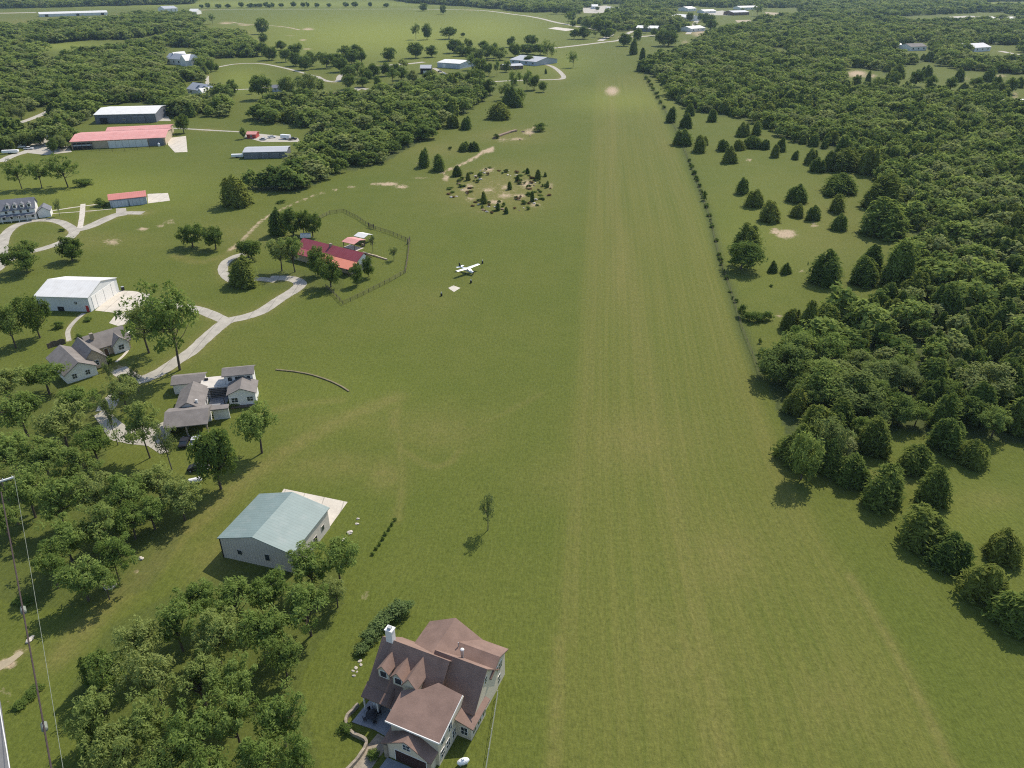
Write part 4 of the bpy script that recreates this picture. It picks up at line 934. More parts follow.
def span(name, label, a, bb, sag, r, m):
    pts = [Vector(a).lerp(Vector(bb), k / 16) - Vector((0, 0, sag * 4 * (k / 16) * (1 - k / 16))) for k in range(17)]
    return tag(MB().tube(pts, r, 6).obj(name, m), label, 'cable'), pts
a1 = G(1, 492, 10.2); b1 = G(66, 852, 9.6)
cb, pts = span('power_cable', 'thick dark bundled cable sloping down the left edge between the utility poles', a1, b1, .5, .12, 'cable')
span('power_wire', 'thin pale wire right of the thick cable between the utility poles', G(14, 475, 11.5), G(76, 850, 11.0), .8, .032, 'palecable')
for (px, lab) in (((18, 601), 'grey drum splice case hanging on the thick cable, the upper one'), ((45, 721), 'grey drum splice case hanging on the thick cable, the lower one')):
    best = min(pts, key=lambda q: abs(to_px(q.x, q.y, q.z)[1] - px[1]))
    t = thing('splice_case', lab, 'splice case', best, 0, 'splice cases on the thick cable')
    d = (b1 - a1).normalized()
    MB().tube([-d * .75 + Vector((0, 0, -.35)), -d * .6 + Vector((0, 0, -.35)), d * .6 + Vector((0, 0, -.35)), d * .75 + Vector((0, 0, -.35))], [.2, .42, .42, .2], 12).obj('drum', 'fencewire', t)
    for s in (-.4, .4): MB().box(d.x * s, d.y * s, -.1, .12, .3, .25).obj('hanger', 'black', t)

# ------------------------------------------------------------------ stone edging, rocks
low_wall('stone_edging', 'low curved stone edging in the grass right of the white carport house', [G(*q)[:2] for q in [(276, 370), (286, 371), (295, 372), (311, 375), (328, 380.5), (340, 386), (349, 391.5)]], .28, .45, 'earth', 'edging')
low_wall('earth_bank', 'curved brown rocky bank at the upper end of the brushy mound', [G(*q)[:2] for q in [(494, 139), (499, 136.5), (507, 133.5), (516, 131)]], .9, 2.2, 'brownrock', 'bank')
def rock_mesh(seed, m):
    r = random.Random(seed); return MB().ball((0, 0, .25), (1, .8, .55), 9, 6, .45, r).mesh('boulder', m)
ROCKS = [rock_mesh(k, 'rock') for k in range(4)]; BROCKS = [rock_mesh(k + 9, 'brownrock') for k in range(3)]
def rock(px, s, me, label, group):
    o = bpy.data.objects.new('boulder', me); C.objects.link(o); o.location = (*G(*px)[:2], 0)
    o.scale = (s * random.uniform(.8, 1.3), s * random.uniform(.8, 1.2), s * random.uniform(.5, .9)); o.rotation_euler = (0, 0, random.uniform(0, 6.28))
    return tag(o, label, 'rock', group)
r_ = random.Random(5)
for k in range(42):
    a = r_.uniform(0, 2 * PI); q = r_.uniform(.45, 1.0) ** .7
    px = (499 + 50 * q * math.cos(a), 191 + 22 * q * math.sin(a))
    rock(px, r_.uniform(.4, 1.1), r_.choice(ROCKS if k % 3 else BROCKS), 'rock scattered among the brush of the mound left of the airstrip', 'rocks on the brushy mound')
for k, px in enumerate([(516, 131.5), (511, 132.5), (506, 134), (501, 136), (497, 138), (523, 132), (530, 136), (520, 140)]):
    rock(px, r_.uniform(.8, 1.5), BROCKS[k % 3], 'brown rock along the curved bank above the brushy mound', 'rocks on the curved bank')
for px, s, lab in [((350, 533), .6, 'pale flat rock just right of the green-roofed barn, the largest'), ((357, 524), .4, 'small pale rock right of the green-roofed barn, in the middle of its row'), ((358, 519), .35, 'small pale rock at the upper end of the row by the green-roofed barn'), ((344, 540), .5, 'pale rock under the tree at the corner of the green-roofed barn'),
                   ((110, 587), .9, 'white rock beside the grove on the track'), ((141, 559), .6, 'white rock at the grove edge beside the worn track'), ((30, 640), .7, 'white stone beside the near road')]:
    rock(px, s, ROCKS[0], lab, None)
for k, (x, y) in enumerate([(360, 661), (361, 665), (356, 668), (357, 672), (354, 676), (353, 671)]):
    rock((x, y), r_.uniform(.22, .36), ROCKS[1], 'white stone in the flower bed left of the brown-roofed house', 'white stones in the flower bed')
# ------------------------------------------------------------------ trees: prototypes, 10 m tall and 10 m wide
def nrm(a): return a / np.maximum(np.linalg.norm(a, axis=-1, keepdims=True), 1e-6)
def leaf_mesh(name, pos, nor, tdir, ll, lw, tint, m, core=None):
    """many kite-shaped leaf sprays as one crown mesh; tint is a hue number per spray"""
    n = len(pos); nor = nrm(nor); t = nrm(tdir - nor * (tdir * nor).sum(-1, keepdims=True)); bt = np.cross(nor, t)
    L = (ll if np.ndim(ll) else np.full(n, ll))[:, None]; Wd = (lw if np.ndim(lw) else np.full(n, lw))[:, None]
    v = np.stack([pos - t * L * .5, pos + bt * Wd * .5 - t * L * .08, pos + t * L * .5, pos - bt * Wd * .5 - t * L * .08], 1).reshape(-1, 3)
    f = np.arange(4 * n).reshape(n, 4); tn = np.repeat(tint, 4)
    nf = n; lt = np.full(n, 4); li = f.ravel()
    if core is not None:
        cv, cf, ct = core
        off = len(v); v = np.concatenate([v, cv]); li = np.concatenate([li, (np.array(cf) + off).ravel()]); tn = np.concatenate([tn, np.full(len(cv), ct)]); nf += len(cf); lt = np.concatenate([lt, np.full(len(cf), 4)])
    me = bpy.data.meshes.new(name); me.vertices.add(len(v)); me.vertices.foreach_set('co', v.astype(np.float32).ravel())
    me.loops.add(len(li)); me.loops.foreach_set('vertex_index', li.astype(np.int32))
    me.polygons.add(nf); me.polygons.foreach_set('loop_start', np.concatenate([[0], np.cumsum(lt)[:-1]]).astype(np.int32))
    me.update(calc_edges=True); fattr(me, 'tint', np.clip(tn, 0, 1)); me.materials.append(M[m]); return me
def rdir(r, n): return nrm(r.normal(size=(n, 3)))
def broad(seed, m, ncl, nlf, ll, lw, cz=6.3, ax=(4.6, 4.6, 3.4), clr=(.9, 1.7), gap=.25, droop=0.0, inner=.25):
    r = np.random.default_rng(seed)
    lob = rdir(r, 7); lob[:, 2] = np.abs(lob[:, 2]) * .6; lob = nrm(lob); lw_ = r.uniform(-.25, .32, 7)
    d = rdir(r, ncl * 3); d[:, 2] += .15; d = nrm(d)
    amp = 1 + (np.maximum(d @ lob.T, 0) ** 3 * lw_).sum(-1)
    hole = rdir(r, 4); keep = (np.max(d @ hole.T, 1) < 1 - gap * r.uniform(0, 1, len(d)))
    d, amp = d[keep][:ncl], amp[keep][:ncl]; n = len(d)
    rad = r.uniform(inner, 1.0, n) ** .6
    cen = np.array([0, 0, cz]) + d * rad[:, None] * amp[:, None] * (np.array(ax) - .6)
    cen[:, 2] = np.maximum(cen[:, 2], 1.7 + r.uniform(0, .8, n)); cr = r.uniform(*clr, n)
    ctint = r.uniform(0, 1, n)
    k = np.repeat(np.arange(n), nlf); dd = rdir(r, n * nlf); dd[:, 2] = dd[:, 2] * .75 + .12; dd = nrm(dd)
    pos = cen[k] + dd * (cr[k] * r.uniform(.35, 1.0, len(k)) ** .6)[:, None]
    out = nrm(pos - np.array([0, 0, cz - 1.5]))
    nor = dd * .18 + out * .42 + rdir(r, len(k)) * .72 + np.array([0, 0, .55])
    td = dd + rdir(r, len(k)) * .9 - np.array([0, 0, droop])
    sc_ = r.uniform(.6, 1.35, len(k))
    me = leaf_mesh('crown', pos, nor, td, ll * sc_, lw * sc_, ctint[k] * .65 + r.uniform(0, .35, len(k)), m)
    return me, cen
def trunk_mesh(seed, cen, th, r0, m='bark', nl=9, lean=.6, split=.32):
    r = random.Random(seed); mb = MB()
    top = Vector((r.uniform(-lean, lean), r.uniform(-lean, lean), th))
    path = [Vector((0, 0, -.3)), Vector((0, 0, .25)), Vector((top.x * .3 + r.uniform(-.15, .15), top.y * .3, th * .4)), Vector((top.x * .7, top.y * .7, th * .72)), top]
    mb.tube(path, [r0 * 1.35, r0, r0 * .8, r0 * .55, r0 * .2], 7)
    c = list(range(len(cen))); r.shuffle(c)
    for i in c[:nl]:
        e = Vector(cen[i]); s = path[2].lerp(path[4], r.uniform(0, .7)) if e.z > th * split else path[2]
        mid = s.lerp(e, .5) + Vector((r.uniform(-.35, .35), r.uniform(-.35, .35), r.uniform(-.5, .1)))
        mb.tube([s, mid, e], [r0 * .42, r0 * .26, r0 * .08], 5)
        if i % 2: 
            e2 = e + Vector((r.uniform(-1.1, 1.1), r.uniform(-1.1, 1.1), r.uniform(.2, .9))); mb.tube([mid, mid.lerp(e2, .5) + Vector((0, 0, .15)), e2], [r0 * .2, r0 * .13, r0 * .05], 4)
    return mb.mesh('trunk', m)
def cedar_env(z, shape): return (1 - z ** (2.0 + shape)) ** .56 * np.minimum(1, (z + .26) / .40)
def cedar(seed, n, ll, lw, m='cedar', shape=.25, core=.7):
    r = np.random.default_rng(seed)
    # several leaders of unequal height make the uneven outline
    nl = r.integers(5, 9); la = r.uniform(0, 2 * PI, nl); lr = r.uniform(1.6, 3.3, nl); lh = r.uniform(.58, 1.0, nl); lh[0] = 1.0; lr[0] = r.uniform(0, .5)
    lw_ = r.uniform(1.4, 2.5, nl); lw_[0] = 2.5
    per = np.repeat(np.arange(nl), max(1, n // nl)); N = len(per)
    z = r.uniform(0.02, 1, N) ** 1.25
    env = cedar_env(z, shape)
    a = r.uniform(0, 2 * PI, N); q = np.where(r.uniform(0, 1, N) < .10, r.uniform(1.1, 1.45, N), r.uniform(.60, 1.12, N)) * (1 + .14 * np.sin(a * 3 + seed) + .12 * np.sin(a * 7 + z * 14))
    rad = env * lw_[per] * q
    x = np.cos(la[per]) * lr[per] * (1 - .25 * z) + np.cos(a) * rad; y = np.sin(la[per]) * lr[per] * (1 - .25 * z) + np.sin(a) * rad
    pos = np.stack([x, y, .15 + z * lh[per] * 9.6], -1)
    out = np.stack([np.cos(a), np.sin(a), np.zeros(N)], -1)
    nor = out * .5 + rdir(r, N) * .5 + np.array([0, 0, .85]); td = out * .7 + np.array([0, 0, .75]) + rdir(r, N) * .45
    s = r.uniform(.6, 1.4, N)
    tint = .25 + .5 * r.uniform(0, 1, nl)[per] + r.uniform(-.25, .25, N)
    cv, cf = [], []
    for j in range(nl):
        o = len(cv); K = 8
        zs = [.0, .12, .3, .52, .74, .96]
        for zz in zs:
            e = cedar_env(zz, shape) * lw_[j] * core
            for i in range(K):
                aa = 2 * PI * i / K; w_ = e * r.uniform(.85, 1.15)
                cv.append((math.cos(la[j]) * lr[j] * (1 - .25 * zz) + math.cos(aa) * w_, math.sin(la[j]) * lr[j] * (1 - .25 * zz) + math.sin(aa) * w_, .1 + zz * lh[j] * 9.2))
        for b_ in range(len(zs) - 1):
            for i in range(K): cf.append((o + b_ * K + i, o + b_ * K + (i + 1) % K, o + (b_ + 1) * K + (i + 1) % K, o + (b_ + 1) * K + i))
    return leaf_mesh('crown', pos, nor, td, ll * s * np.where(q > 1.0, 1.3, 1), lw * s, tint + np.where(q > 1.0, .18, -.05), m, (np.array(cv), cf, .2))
def stem_mesh(r0=.28, h=6.0, m='bark'): return MB().tube([(0, 0, -.3), (0, 0, .3), (0.1, 0, h * .6), (0, .1, h)], [r0 * 1.3, r0, r0 * .7, r0 * .2], 6).mesh('trunk', m)

PROTO = {}
def reg(kind, pairs): PROTO[kind] = pairs
def bt(kind, seeds, th, r0, m, *a, bark='bark', nl=9, **k):
    out = []
    for s in seeds:
        cr, cen = broad(s, m, *a, **k); out.append((cr, trunk_mesh(s, cen, th, r0, bark, nl)))
    reg(kind, out)
bt('grove', (1, 2, 3, 4, 5, 6), 6.2, .24, 'leaf', 66, 62, .62, .22, clr=(.6, 1.35), gap=.52, inner=.10, nl=22, droop=.15)
bt('oak', (11, 12, 13, 14), 4.5, .30, 'leafd', 76, 62, .75, .32, ax=(4.8, 4.8, 4.4), cz=5.3, clr=(.9, 1.6), gap=.2, nl=9)
bt('wood', (21, 22, 23, 24, 25, 26), 5.5, .26, 'leafw', 60, 62, .95, .30, ax=(4.9, 4.9, 4.4), cz=5.3, clr=(1.0, 1.9), gap=.22, nl=8)
bt('round', (15, 16, 17, 18), 3.5, .30, 'leafd', 76, 56, .85, .38, ax=(4.8, 4.8, 4.9), cz=4.9, clr=(1.0, 1.7), gap=.15, nl=6)
bt('thin', (31, 32, 33, 34), 7.0, .20, 'bare', 44, 46, .48, .19, ax=(4.2, 4.2, 3.9), cz=6.4, clr=(.55, 1.05), gap=.45, inner=.05, bark='barkl', nl=24)
bt('tall', (41, 42, 43), 7.5, .17, 'leaf', 60, 60, .55, .22, ax=(4.6, 4.6, 4.0), cz=6.4, clr=(.55, 1.1), gap=.45, inner=.05, nl=26)
bt('bush', (51, 52, 53), 1.5, .10, 'hedge', 30, 60, .85, .5, ax=(4.8, 4.8, 4.8), cz=4.5, clr=(1.4, 2.2), gap=.15, inner=.1, nl=8)
bt('brush', (54, 55), 1.5, .10, 'brown', 30, 50, .85, .45, ax=(4.8, 4.8, 4.6), cz=4.2, clr=(1.2, 2.0), gap=.3, inner=.1, nl=8)
bt('scrub', (56, 57, 58), 1.5, .10, 'leafd', 30, 55, .9, .5, ax=(4.8, 4.8, 4.6), cz=4.2, clr=(1.3, 2.1), gap=.25, inner=.1, nl=8)
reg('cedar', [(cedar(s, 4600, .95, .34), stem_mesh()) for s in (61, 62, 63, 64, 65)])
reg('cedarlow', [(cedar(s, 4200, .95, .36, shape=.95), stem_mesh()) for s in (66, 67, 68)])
FAR = [broad(s, 'leafw', 34, 16, 1.5, .95, ax=(5.2, 5.2, 4.6), cz=5.0, clr=(1.2, 1.9), gap=.15)[0] for s in (71, 72, 73, 74, 75)]
FARC = [cedar(s, 420, 1.9, .9, core=.8) for s in (81, 82, 83)]

N_TREE = {'n': 0}
def plant(kind, x, y, wid, h, label, cat='tree', group=None, name=None, rot=None, r=random):
    cr, tr = r.choice(PROTO[kind])
    nm = name or {'cedar': 'cedar_tree', 'cedarlow': 'cedar_tree', 'bush': 'shrub', 'brush': 'shrub', 'scrub': 'shrub'}.get(kind, 'broadleaf_tree')
    t = bpy.data.objects.new(nm, None); C.objects.link(t); t.location = (x, y, 0); t.empty_display_size = .5
    t.rotation_euler = (0, 0, r.uniform(0, 2 * PI) if rot is None else rot); t.scale = (wid / 10, wid / 10, h / 10)
    tag(t, label, cat, group)
    for n_, me in (('crown', cr), ('trunk', tr)):
        o = bpy.data.objects.new(n_, me); C.objects.link(o); o.parent = t
    N_TREE['n'] += 1; return t
def by_base(kind, px, py, wpx, hpx, label, group=None, cat='tree'):
    if kind in ('cedar', 'cedarlow', 'bush', 'brush', 'scrub'):      # foliage down to the ground: the near skirt sits in front of the stem
        sf = math.sin(PITCH + math.atan((py - 384) / FPX)); py -= .40 * wpx * sf; hpx = max(.5 * hpx, hpx - .42 * wpx * sf)
    p = G(px, py); return plant(kind, p.x, p.y, wpx / ppm(py) * 1.06, hpx / hpm(py) * 1.06, label, cat, group)
def by_crown(kind, px, py, wpx, h, label, group=None, cat='tree', fc=.6):
    p = G(px, py, h * fc); return plant(kind, p.x, p.y, wpx / ppm(to_px(p.x, p.y)[1]), h, label, cat, group)
rnd = random.Random(3)

# --- single trees left of the airstrip (base px, width px, height px)
for k, x, y, w_, h_, lab in [
    ('oak', 27.5, 272, 32, 25, 'round dark tree on the lawn below the driveway loop, the left one of the pair'),
    ('oak', 72.5, 261, 27, 21, 'round dark tree on the lawn below the driveway loop, the right one of the pair'),
    ('oak', 193, 247, 24, 21, 'round dark tree in the open field, left one of a touching pair'),
    ('oak', 216, 249, 22, 21, 'round dark tree in the open field, right one of a touching pair'),
    ('cedarlow', 236.5, 210, 33, 33, 'big dark round cedar alone in the field above the ranch house'),
    ('oak', 249, 259, 26, 18, 'dark spreading tree at the bend of the ranch drive, the farther one'),
    ('cedar', 247, 289, 35, 32, 'large dark cedar standing inside the bend of the ranch drive'),
    ('cedarlow', 279, 237, 18, 28, 'tall dark tree at the left end of the row behind the ranch house'),
    ('oak', 294, 237, 20, 26, 'dark tree second from the left behind the ranch house'),
    ('oak', 304, 234, 14, 22, 'thin dark tree in the middle behind the upper end of the ranch house'),
    ('oak', 313, 237, 17, 22, 'dark tree nearest the red roof behind the ranch house'),
    ('grove', 282, 271, 28, 34, 'light green tree in front of the ranch house, leftmost of the front row'),
    ('grove', 295, 272, 26, 34, 'light green tree in front of the ranch house, second of the front row'),
    ('oak', 318, 275, 20, 26, 'mid green tree shading the middle of the ranch house porch'),
    ('oak', 331, 287, 24, 28, 'dark tree standing in front of the low porch roof'),
    ('oak', 357, 285, 13, 20, 'small dark tree at the right front corner of the ranch house'),
    ('oak', 369, 277, 13, 19, 'small dark tree just beyond the right gable of the ranch house'),
    ('thin', 373, 252, 11, 18, 'thin grey tree right of the pale garden shelter'),
    ('thin', 394, 260, 13, 14, 'small thin tree near the right corner of the ranch yard'),
    ('thin', 488, 530, 24, 33, 'lone small tree in the middle of the open grass with a clear shadow'),
    ('oak', 221, 489, 42, 56, 'dark leafy tree at the corner below the carport house'),
    ('grove', 262, 453, 46, 46, 'airy tree right of the carport house with visible limbs'),
    ('tall', 180, 370, 70, 72, 'very tall airy tree beside the driveway above the carport house'),
    ('grove', 149, 353, 42, 46, 'airy tree at the edge of the drive right of the cross-gabled house'),
    ('thin', 118, 445, 22, 52, 'thin bare-limbed tree at the left edge of the concrete turning area'),
    ('thin', 139, 392, 16, 30, 'thin young tree beside the driveway fork below the cross-gabled house'),
    ('thin', 113, 390, 14, 30, 'thin young tree in front of the cross-gabled house'),
    ('grove', 128, 412, 34, 34, 'bushy tree between the driveway and the concrete turning area'),
    ('tall', 150, 458, 46, 50, 'airy leaning tree on the lawn below the concrete turning area'),
    ('thin', 172, 470, 30, 46, 'thin grey tree right in front of the open carport'),
    ('scrub', 102, 207.5, 13, 9, 'dark round shrub at the left wall of the small red-roofed barn'),
    ('thin', 60, 216, 10, 18, 'thin dark tree beside the dormered house and its path'),
    ('tall', 22, 189, 26, 24, 'thin spreading tree in the fenced field, leftmost of the three'),
    ('tall', 42, 188, 26, 24, 'thin spreading tree in the fenced field, middle of the three'),
    ('tall', 68, 187, 36, 26, 'thin spreading tree in the fenced field, rightmost and widest of the three'),
    ('scrub', 84, 187, 18, 9, 'dark wide shrub under the rightmost thin tree of the fenced field'),
    ('oak', 184, 133, 15, 17, 'round tree beside the drive at the end of the red hangar'),
    ('oak', 244, 139, 6, 10, 'small dark tree at the left of the reddish shed'),
    ('oak', 40, 338, 26, 40, 'leafy tree left of the white hangar with a leaning trunk'),
    ('grove', 16, 348, 34, 40, 'leafy tree at the left edge below the white hangar'),
    ('grove', -8, 350, 34, 40, 'leafy tree cut by the left edge below the white hangar'),
    ('scrub', 59, 330, 12, 8, 'low green shrub between the white hangar and the cross-gabled house'),
    ('scrub', 88, 322, 10, 5, 'low dark shrub on the lawn above the cross-gabled house'),
    ('scrub', 80, 339, 7, 5, 'small dark shrub at the back wall of the cross-gabled house'),
    ('scrub', 104, 366, 16, 9, 'rounded shrub bed in front of the cross-gabled house'),
    ('scrub', 125, 382, 14, 8, 'rounded shrub on the island of the driveway fork'),
    ('scrub', 233, 408, 14, 7, 'low shrub bed under the white gable of the carport house'),
    ('scrub', 210, 420, 12, 10, 'dark shrub in the courtyard corner of the carport house'),
    ('scrub', 62, 232, 6, 4, 'tiny shrub inside the driveway loop'),
    ('scrub', 281, 204, 9, 4, 'small dark shrub on the dirt track above the ranch house'),
]: by_base(k, x, y, w_, h_, lab, cat='shrub' if k == 'scrub' else 'tree')
# --- grove right behind the near road, and the grove left of the carport house (crown px)
for x, y, w_, h, lab in [
    (338, 556, 44, 9.5, 'leafy light green grove tree touching the front corner of the green-roofed barn'), (309, 566, 50, 9.5, 'leafy light green grove tree in front of the right side of the green-roofed barn'),
    (272, 588, 52, 9, None), (236, 596, 54, 9, None), (196, 600, 46, 9, None), (308, 606, 56, 9.5, 'leafy light green tree at the right edge of the grove, above the house hedge'), (262, 628, 56, 10, None),
    (216, 634, 56, 10, None), (176, 626, 48, 9, None), (136, 640, 50, 9.5, 'leafy light green tree at the upper left tip of the lower grove by the track'), (104, 664, 48, 9, 'leafy grove tree at the left edge of the lower grove, nearest the power line'),
    (150, 676, 54, 10, None), (196, 682, 56, 10, None), (240, 676, 50, 9.5, None), (282, 656, 40, 8.5, None), (96, 712, 50, 9.5, None), (142, 722, 56, 10, None),
    (188, 728, 56, 10, None), (232, 722, 54, 10, None), (276, 714, 56, 10, 'leafy light green tree at the lower right edge of the grove left of the house'), (104, 756, 54, 10, None), (154, 766, 56, 10, None), (204, 770, 56, 10, None), (254, 764, 56, 10, None), (300, 752, 40, 9, 'leafy grove tree nearest the terrace wall of the brown-roofed house'),
    (338, 590, 30, 7, 'smaller leafy tree below the corner of the green-roofed barn')]:
    by_crown('grove', x + rnd.uniform(-3, 3), y + rnd.uniform(-3, 3), w_ * 1.02, h * 1.08 * rnd.uniform(.88, 1.14), lab or 'leafy light green tree inside the dense lower grove left of the brown-roofed house', None if lab else 'trees inside the lower grove')
for x, y, w_, h, lab in [
    (8, 382, 46, 10, None), (40, 376, 46, 10, None), (76, 404, 40, 10, 'leafy tree at the upper right edge of the left grove, by the concrete turning area'), (20, 412, 50, 11, None), (56, 420, 50, 11, None), (92, 440, 40, 10, 'leafy tree at the right edge of the left grove beside the turning area'),
    (8, 448, 48, 11, None), (40, 456, 52, 11, None), (76, 464, 48, 11, None), (24, 492, 48, 11, None), (58, 500, 50, 11, None), (96, 488, 40, 10, None),
    (122, 494, 46, 9.5, None), (156, 482, 42, 9, 'leafy tree directly below the carport at the top of the left grove'), (180, 498, 42, 9, 'leafy tree at the right tip of the left grove beside the worn track'), (150, 508, 42, 9, None), (128, 520, 40, 8.5, None),
    (100, 526, 50, 10, None), (66, 540, 50, 10, None), (112, 556, 44, 9.5, 'leafy tree at the lower right edge of the left grove beside the worn track'), (78, 572, 50, 10, None), (52, 566, 34, 9, None), (100, 580, 36, 8.5, 'leafy tree at the lowest corner of the left grove'),
    (2, 520, 36, 9, None), (-14, 470, 40, 10, None)]:
    by_crown('grove' if rnd.random() < .8 else 'tall', x + rnd.uniform(-3, 3), y + rnd.uniform(-3, 3), w_ * 1.08, h * 1.06 * rnd.uniform(.88, 1.14), lab or 'leafy light green tree inside the left grove below the cross-gabled house', None if lab else 'trees inside the left grove')
by_crown('cedar', 86, 672, 26, 7, 'dark green cedar at the left edge of the lower grove', fc=.5); by_crown('cedar', 92, 738, 30, 7, 'dark green cedar low in the grove above the bottom edge', fc=.5)
for x, y, w_ in [(24, 608, 20), (34, 700, 20), (20, 712, 16)]: by_base('scrub', x, y, w_, 7, 'low green roadside shrub near the utility line', 'roadside shrubs', 'shrub')
for x, y, w_, h_, lab in [(403, 620, 22, 18, 'glossy hedge shrub at the upper end of the hedge behind the chimney'), (393, 625, 22, 18, 'glossy hedge shrub second from the upper end behind the chimney'), (384, 632, 22, 18, 'glossy hedge shrub in the middle of the hedge behind the chimney'),
                      (376, 640, 20, 16, 'glossy hedge shrub just below the middle of the hedge'), (369, 648, 18, 14, 'glossy hedge shrub second from the lower end of the hedge'), (362, 657, 15, 12, 'glossy hedge shrub at the lower end of the hedge')]:
    by_base('bush', x, y, w_, h_, lab, 'hedge beside the brown-roofed house', 'shrub')
by_base('scrub', 488, 684, 10, 8, 'small green shrub at the rear end of the wire fence', None, 'shrub')
by_base('scrub', 345, 735, 14, 10, 'grey green shrub at the corner of the terrace wall', None, 'shrub'); by_base('scrub', 374, 762, 14, 10, 'shrub beside the stone path to the garage', None, 'shrub')
for k, (x, y) in enumerate([(372.5, 556), (376, 550.5), (379.5, 546), (382.5, 541), (385.5, 536), (389, 531), (392, 526.5), (395, 521.5)]):
    by_base('scrub', x, y, 4.2, 4, 'small dark shrub in the short straight row right of the green-roofed barn', 'row of dark shrubs on the grass', 'shrub')

# --- cedars in the right-hand fields
for k, x, y, w_, h_, lab in [
    ('cedar', 848, 490, 40, 36, 'dark cedar at the upper end of the row along the lower right field'), ('cedarlow', 880, 513, 52, 48, 'broad dark cedar, second in the row along the lower right field'),
    ('cedar', 873, 460, 40, 40, 'dark cedar behind the two at the upper end of the lower right row'), ('cedarlow', 915, 478, 34, 32, 'rounded cedar standing at the mouth of the grassy gap'), ('cedar', 932, 511, 38, 42, 'dark ragged cedar in the middle of the lower right row'),
    ('cedar', 943, 457, 40, 38, 'dark cedar at the woodland corner above the lower right field'), ('cedarlow', 970, 470, 30, 30, 'rounded cedar alone at the left of the lower right meadow'),
    ('cedarlow', 916, 556, 58, 46, 'very broad dark cedar clump in the lower part of the right row'), ('cedarlow', 948, 573, 44, 38, 'dark cedar joined to the very broad clump, on its right'),
    ('cedarlow', 1000, 566, 36, 36, 'dark rounded cedar alone in the lower right meadow'), ('cedarlow', 984, 613, 50, 44, 'dark cedar near the right edge, upper one of the lowest pair'), ('cedarlow', 1016, 642, 56, 46, 'dark cedar cut by the right edge, lowest of all'),
    ('cedarlow', 825, 287, 35, 36, 'broad cone-shaped dark cedar alone in the right pasture'), ('cedar', 869, 278, 30, 32, 'dark cedar behind the rounded one in the right pasture'), ('cedarlow', 860, 287, 31, 30, 'rounded dark cedar right of the cone-shaped one'),
    ('cedar', 893, 288, 36, 46, 'dark cedar at the woodland edge closing the right pasture'), ('cedarlow', 877, 239, 52, 40, 'very large dark cedar clump at the edge of the right pasture'), ('cedar', 885, 212, 50, 36, 'dark cedar clump behind the very large one'),
    ('cedarlow', 839, 231, 18, 17, 'small dark cedar left of the very large clump'), ('cedarlow', 838, 214, 24, 19, 'dark cedar in the upper middle of the right pasture'), ('cedarlow', 813, 222, 17, 16, 'small cedar touching its left neighbour in the right pasture'), ('cedarlow', 798, 218, 16, 14, 'small cedar touching its right neighbour in the right pasture'),
    ('cedarlow', 797, 204, 22, 19, 'dark rounded cedar at the left of the upper pasture'), ('cedarlow', 767, 223, 25, 22, 'dark cedar near the pasture edge, left of the white rock patch'), ('cedarlow', 755, 209, 22, 19, 'dark cedar right of the narrow one near the strip fence'), ('cedar', 741, 195, 16, 17, 'narrow dark cedar nearest the strip fence in the upper pasture'),
    ('cedar', 772, 273, 11, 12, 'tiny cedar in the middle of the right pasture, left of its pair'), ('cedar', 786, 275, 12, 12, 'tiny cedar in the middle of the right pasture, right of its pair'),
    ('cedarlow', 744, 254, 33, 30, 'dark cedar at the back of the clump beside the strip fence'), ('cedarlow', 840, 196, 34, 22, 'wide dark cedar clump in the upper right pasture'), ('cedarlow', 795, 203, 10, 8, 'small low cedar bush among the upper pasture cedars'),
    ('cedar', 729.5, 164, 16, 17, 'small cone cedar standing apart in the upper pasture'), ('cedarlow', 817, 173, 16, 15, 'small round cedar below the wide woodland-edge clump'), ('cedar', 774, 158, 12, 13, 'small cedar at the end of the upper cedar row'),
    ('cedar', 672, 123, 15, 15, 'small dark cedar at the top of the scattered cluster by the strip fence'), ('cedar', 686, 129, 15, 15, 'small dark cedar second from the top of the cluster by the strip fence'), ('cedarlow', 683, 147, 22, 17, 'wide dark cedar in the middle of the cluster by the strip fence'), ('cedarlow', 698, 153, 20, 17, 'dark cedar at the lower end of the cluster by the strip fence'),
    ('cedarlow', 843, 173, 36, 24, 'wide dark clump of cedar at the woodland edge above the pasture'), ('cedar', 866, 176, 24, 28, 'dark upright cedar at the right end of the wide woodland-edge clump'), ('cedar', 828, 172, 22, 20, 'dark cedar at the left end of the wide woodland-edge clump'),
    ('cedarlow', 752, 149, 22, 13, 'low wide cedar in the hedge-like row of the upper pasture'),
    ('cedar', 805, 338, 24, 36, 'pointed dark cedar at the lower corner of the right pasture'), ('cedar', 790, 333, 22, 24, 'smaller dark cedar left of the pointed one at the pasture corner'), ('cedar', 780, 366, 22, 24, 'dark cedar in the gap beside the strip edge'), ('cedar', 768, 372, 14, 16, 'small dark cedar at the strip edge, just left of the gap cedar'),
    ('cedar', 622, 0, 1, 1, None)]:
    if lab: by_base(k, x, y, w_, h_, lab, 'cedars in the right-hand fields')
for x, y, w_, h_ in [(705, 146, 9, 9), (722, 152, 15, 12), (738, 151, 13, 11), (742, 137, 16, 14), (757, 136, 16, 14), (765, 150, 12, 10), (781, 152, 12, 14), (810, 165, 16, 16), (796, 160, 10, 9), (828, 198, 12, 10), (845, 195, 18, 14), (712, 122, 12, 12), (690, 116, 12, 12)]:
    by_base('cedarlow' if w_ > 12 else 'cedar', x, y, w_, h_, 'small dark cedar in the scattered group along the top of the right pasture', 'scattered cedars at the top of the right pasture')
by_base('wood', 741, 269, 38, 26, 'lighter green bushy tree in front of the dark cedar beside the strip fence')
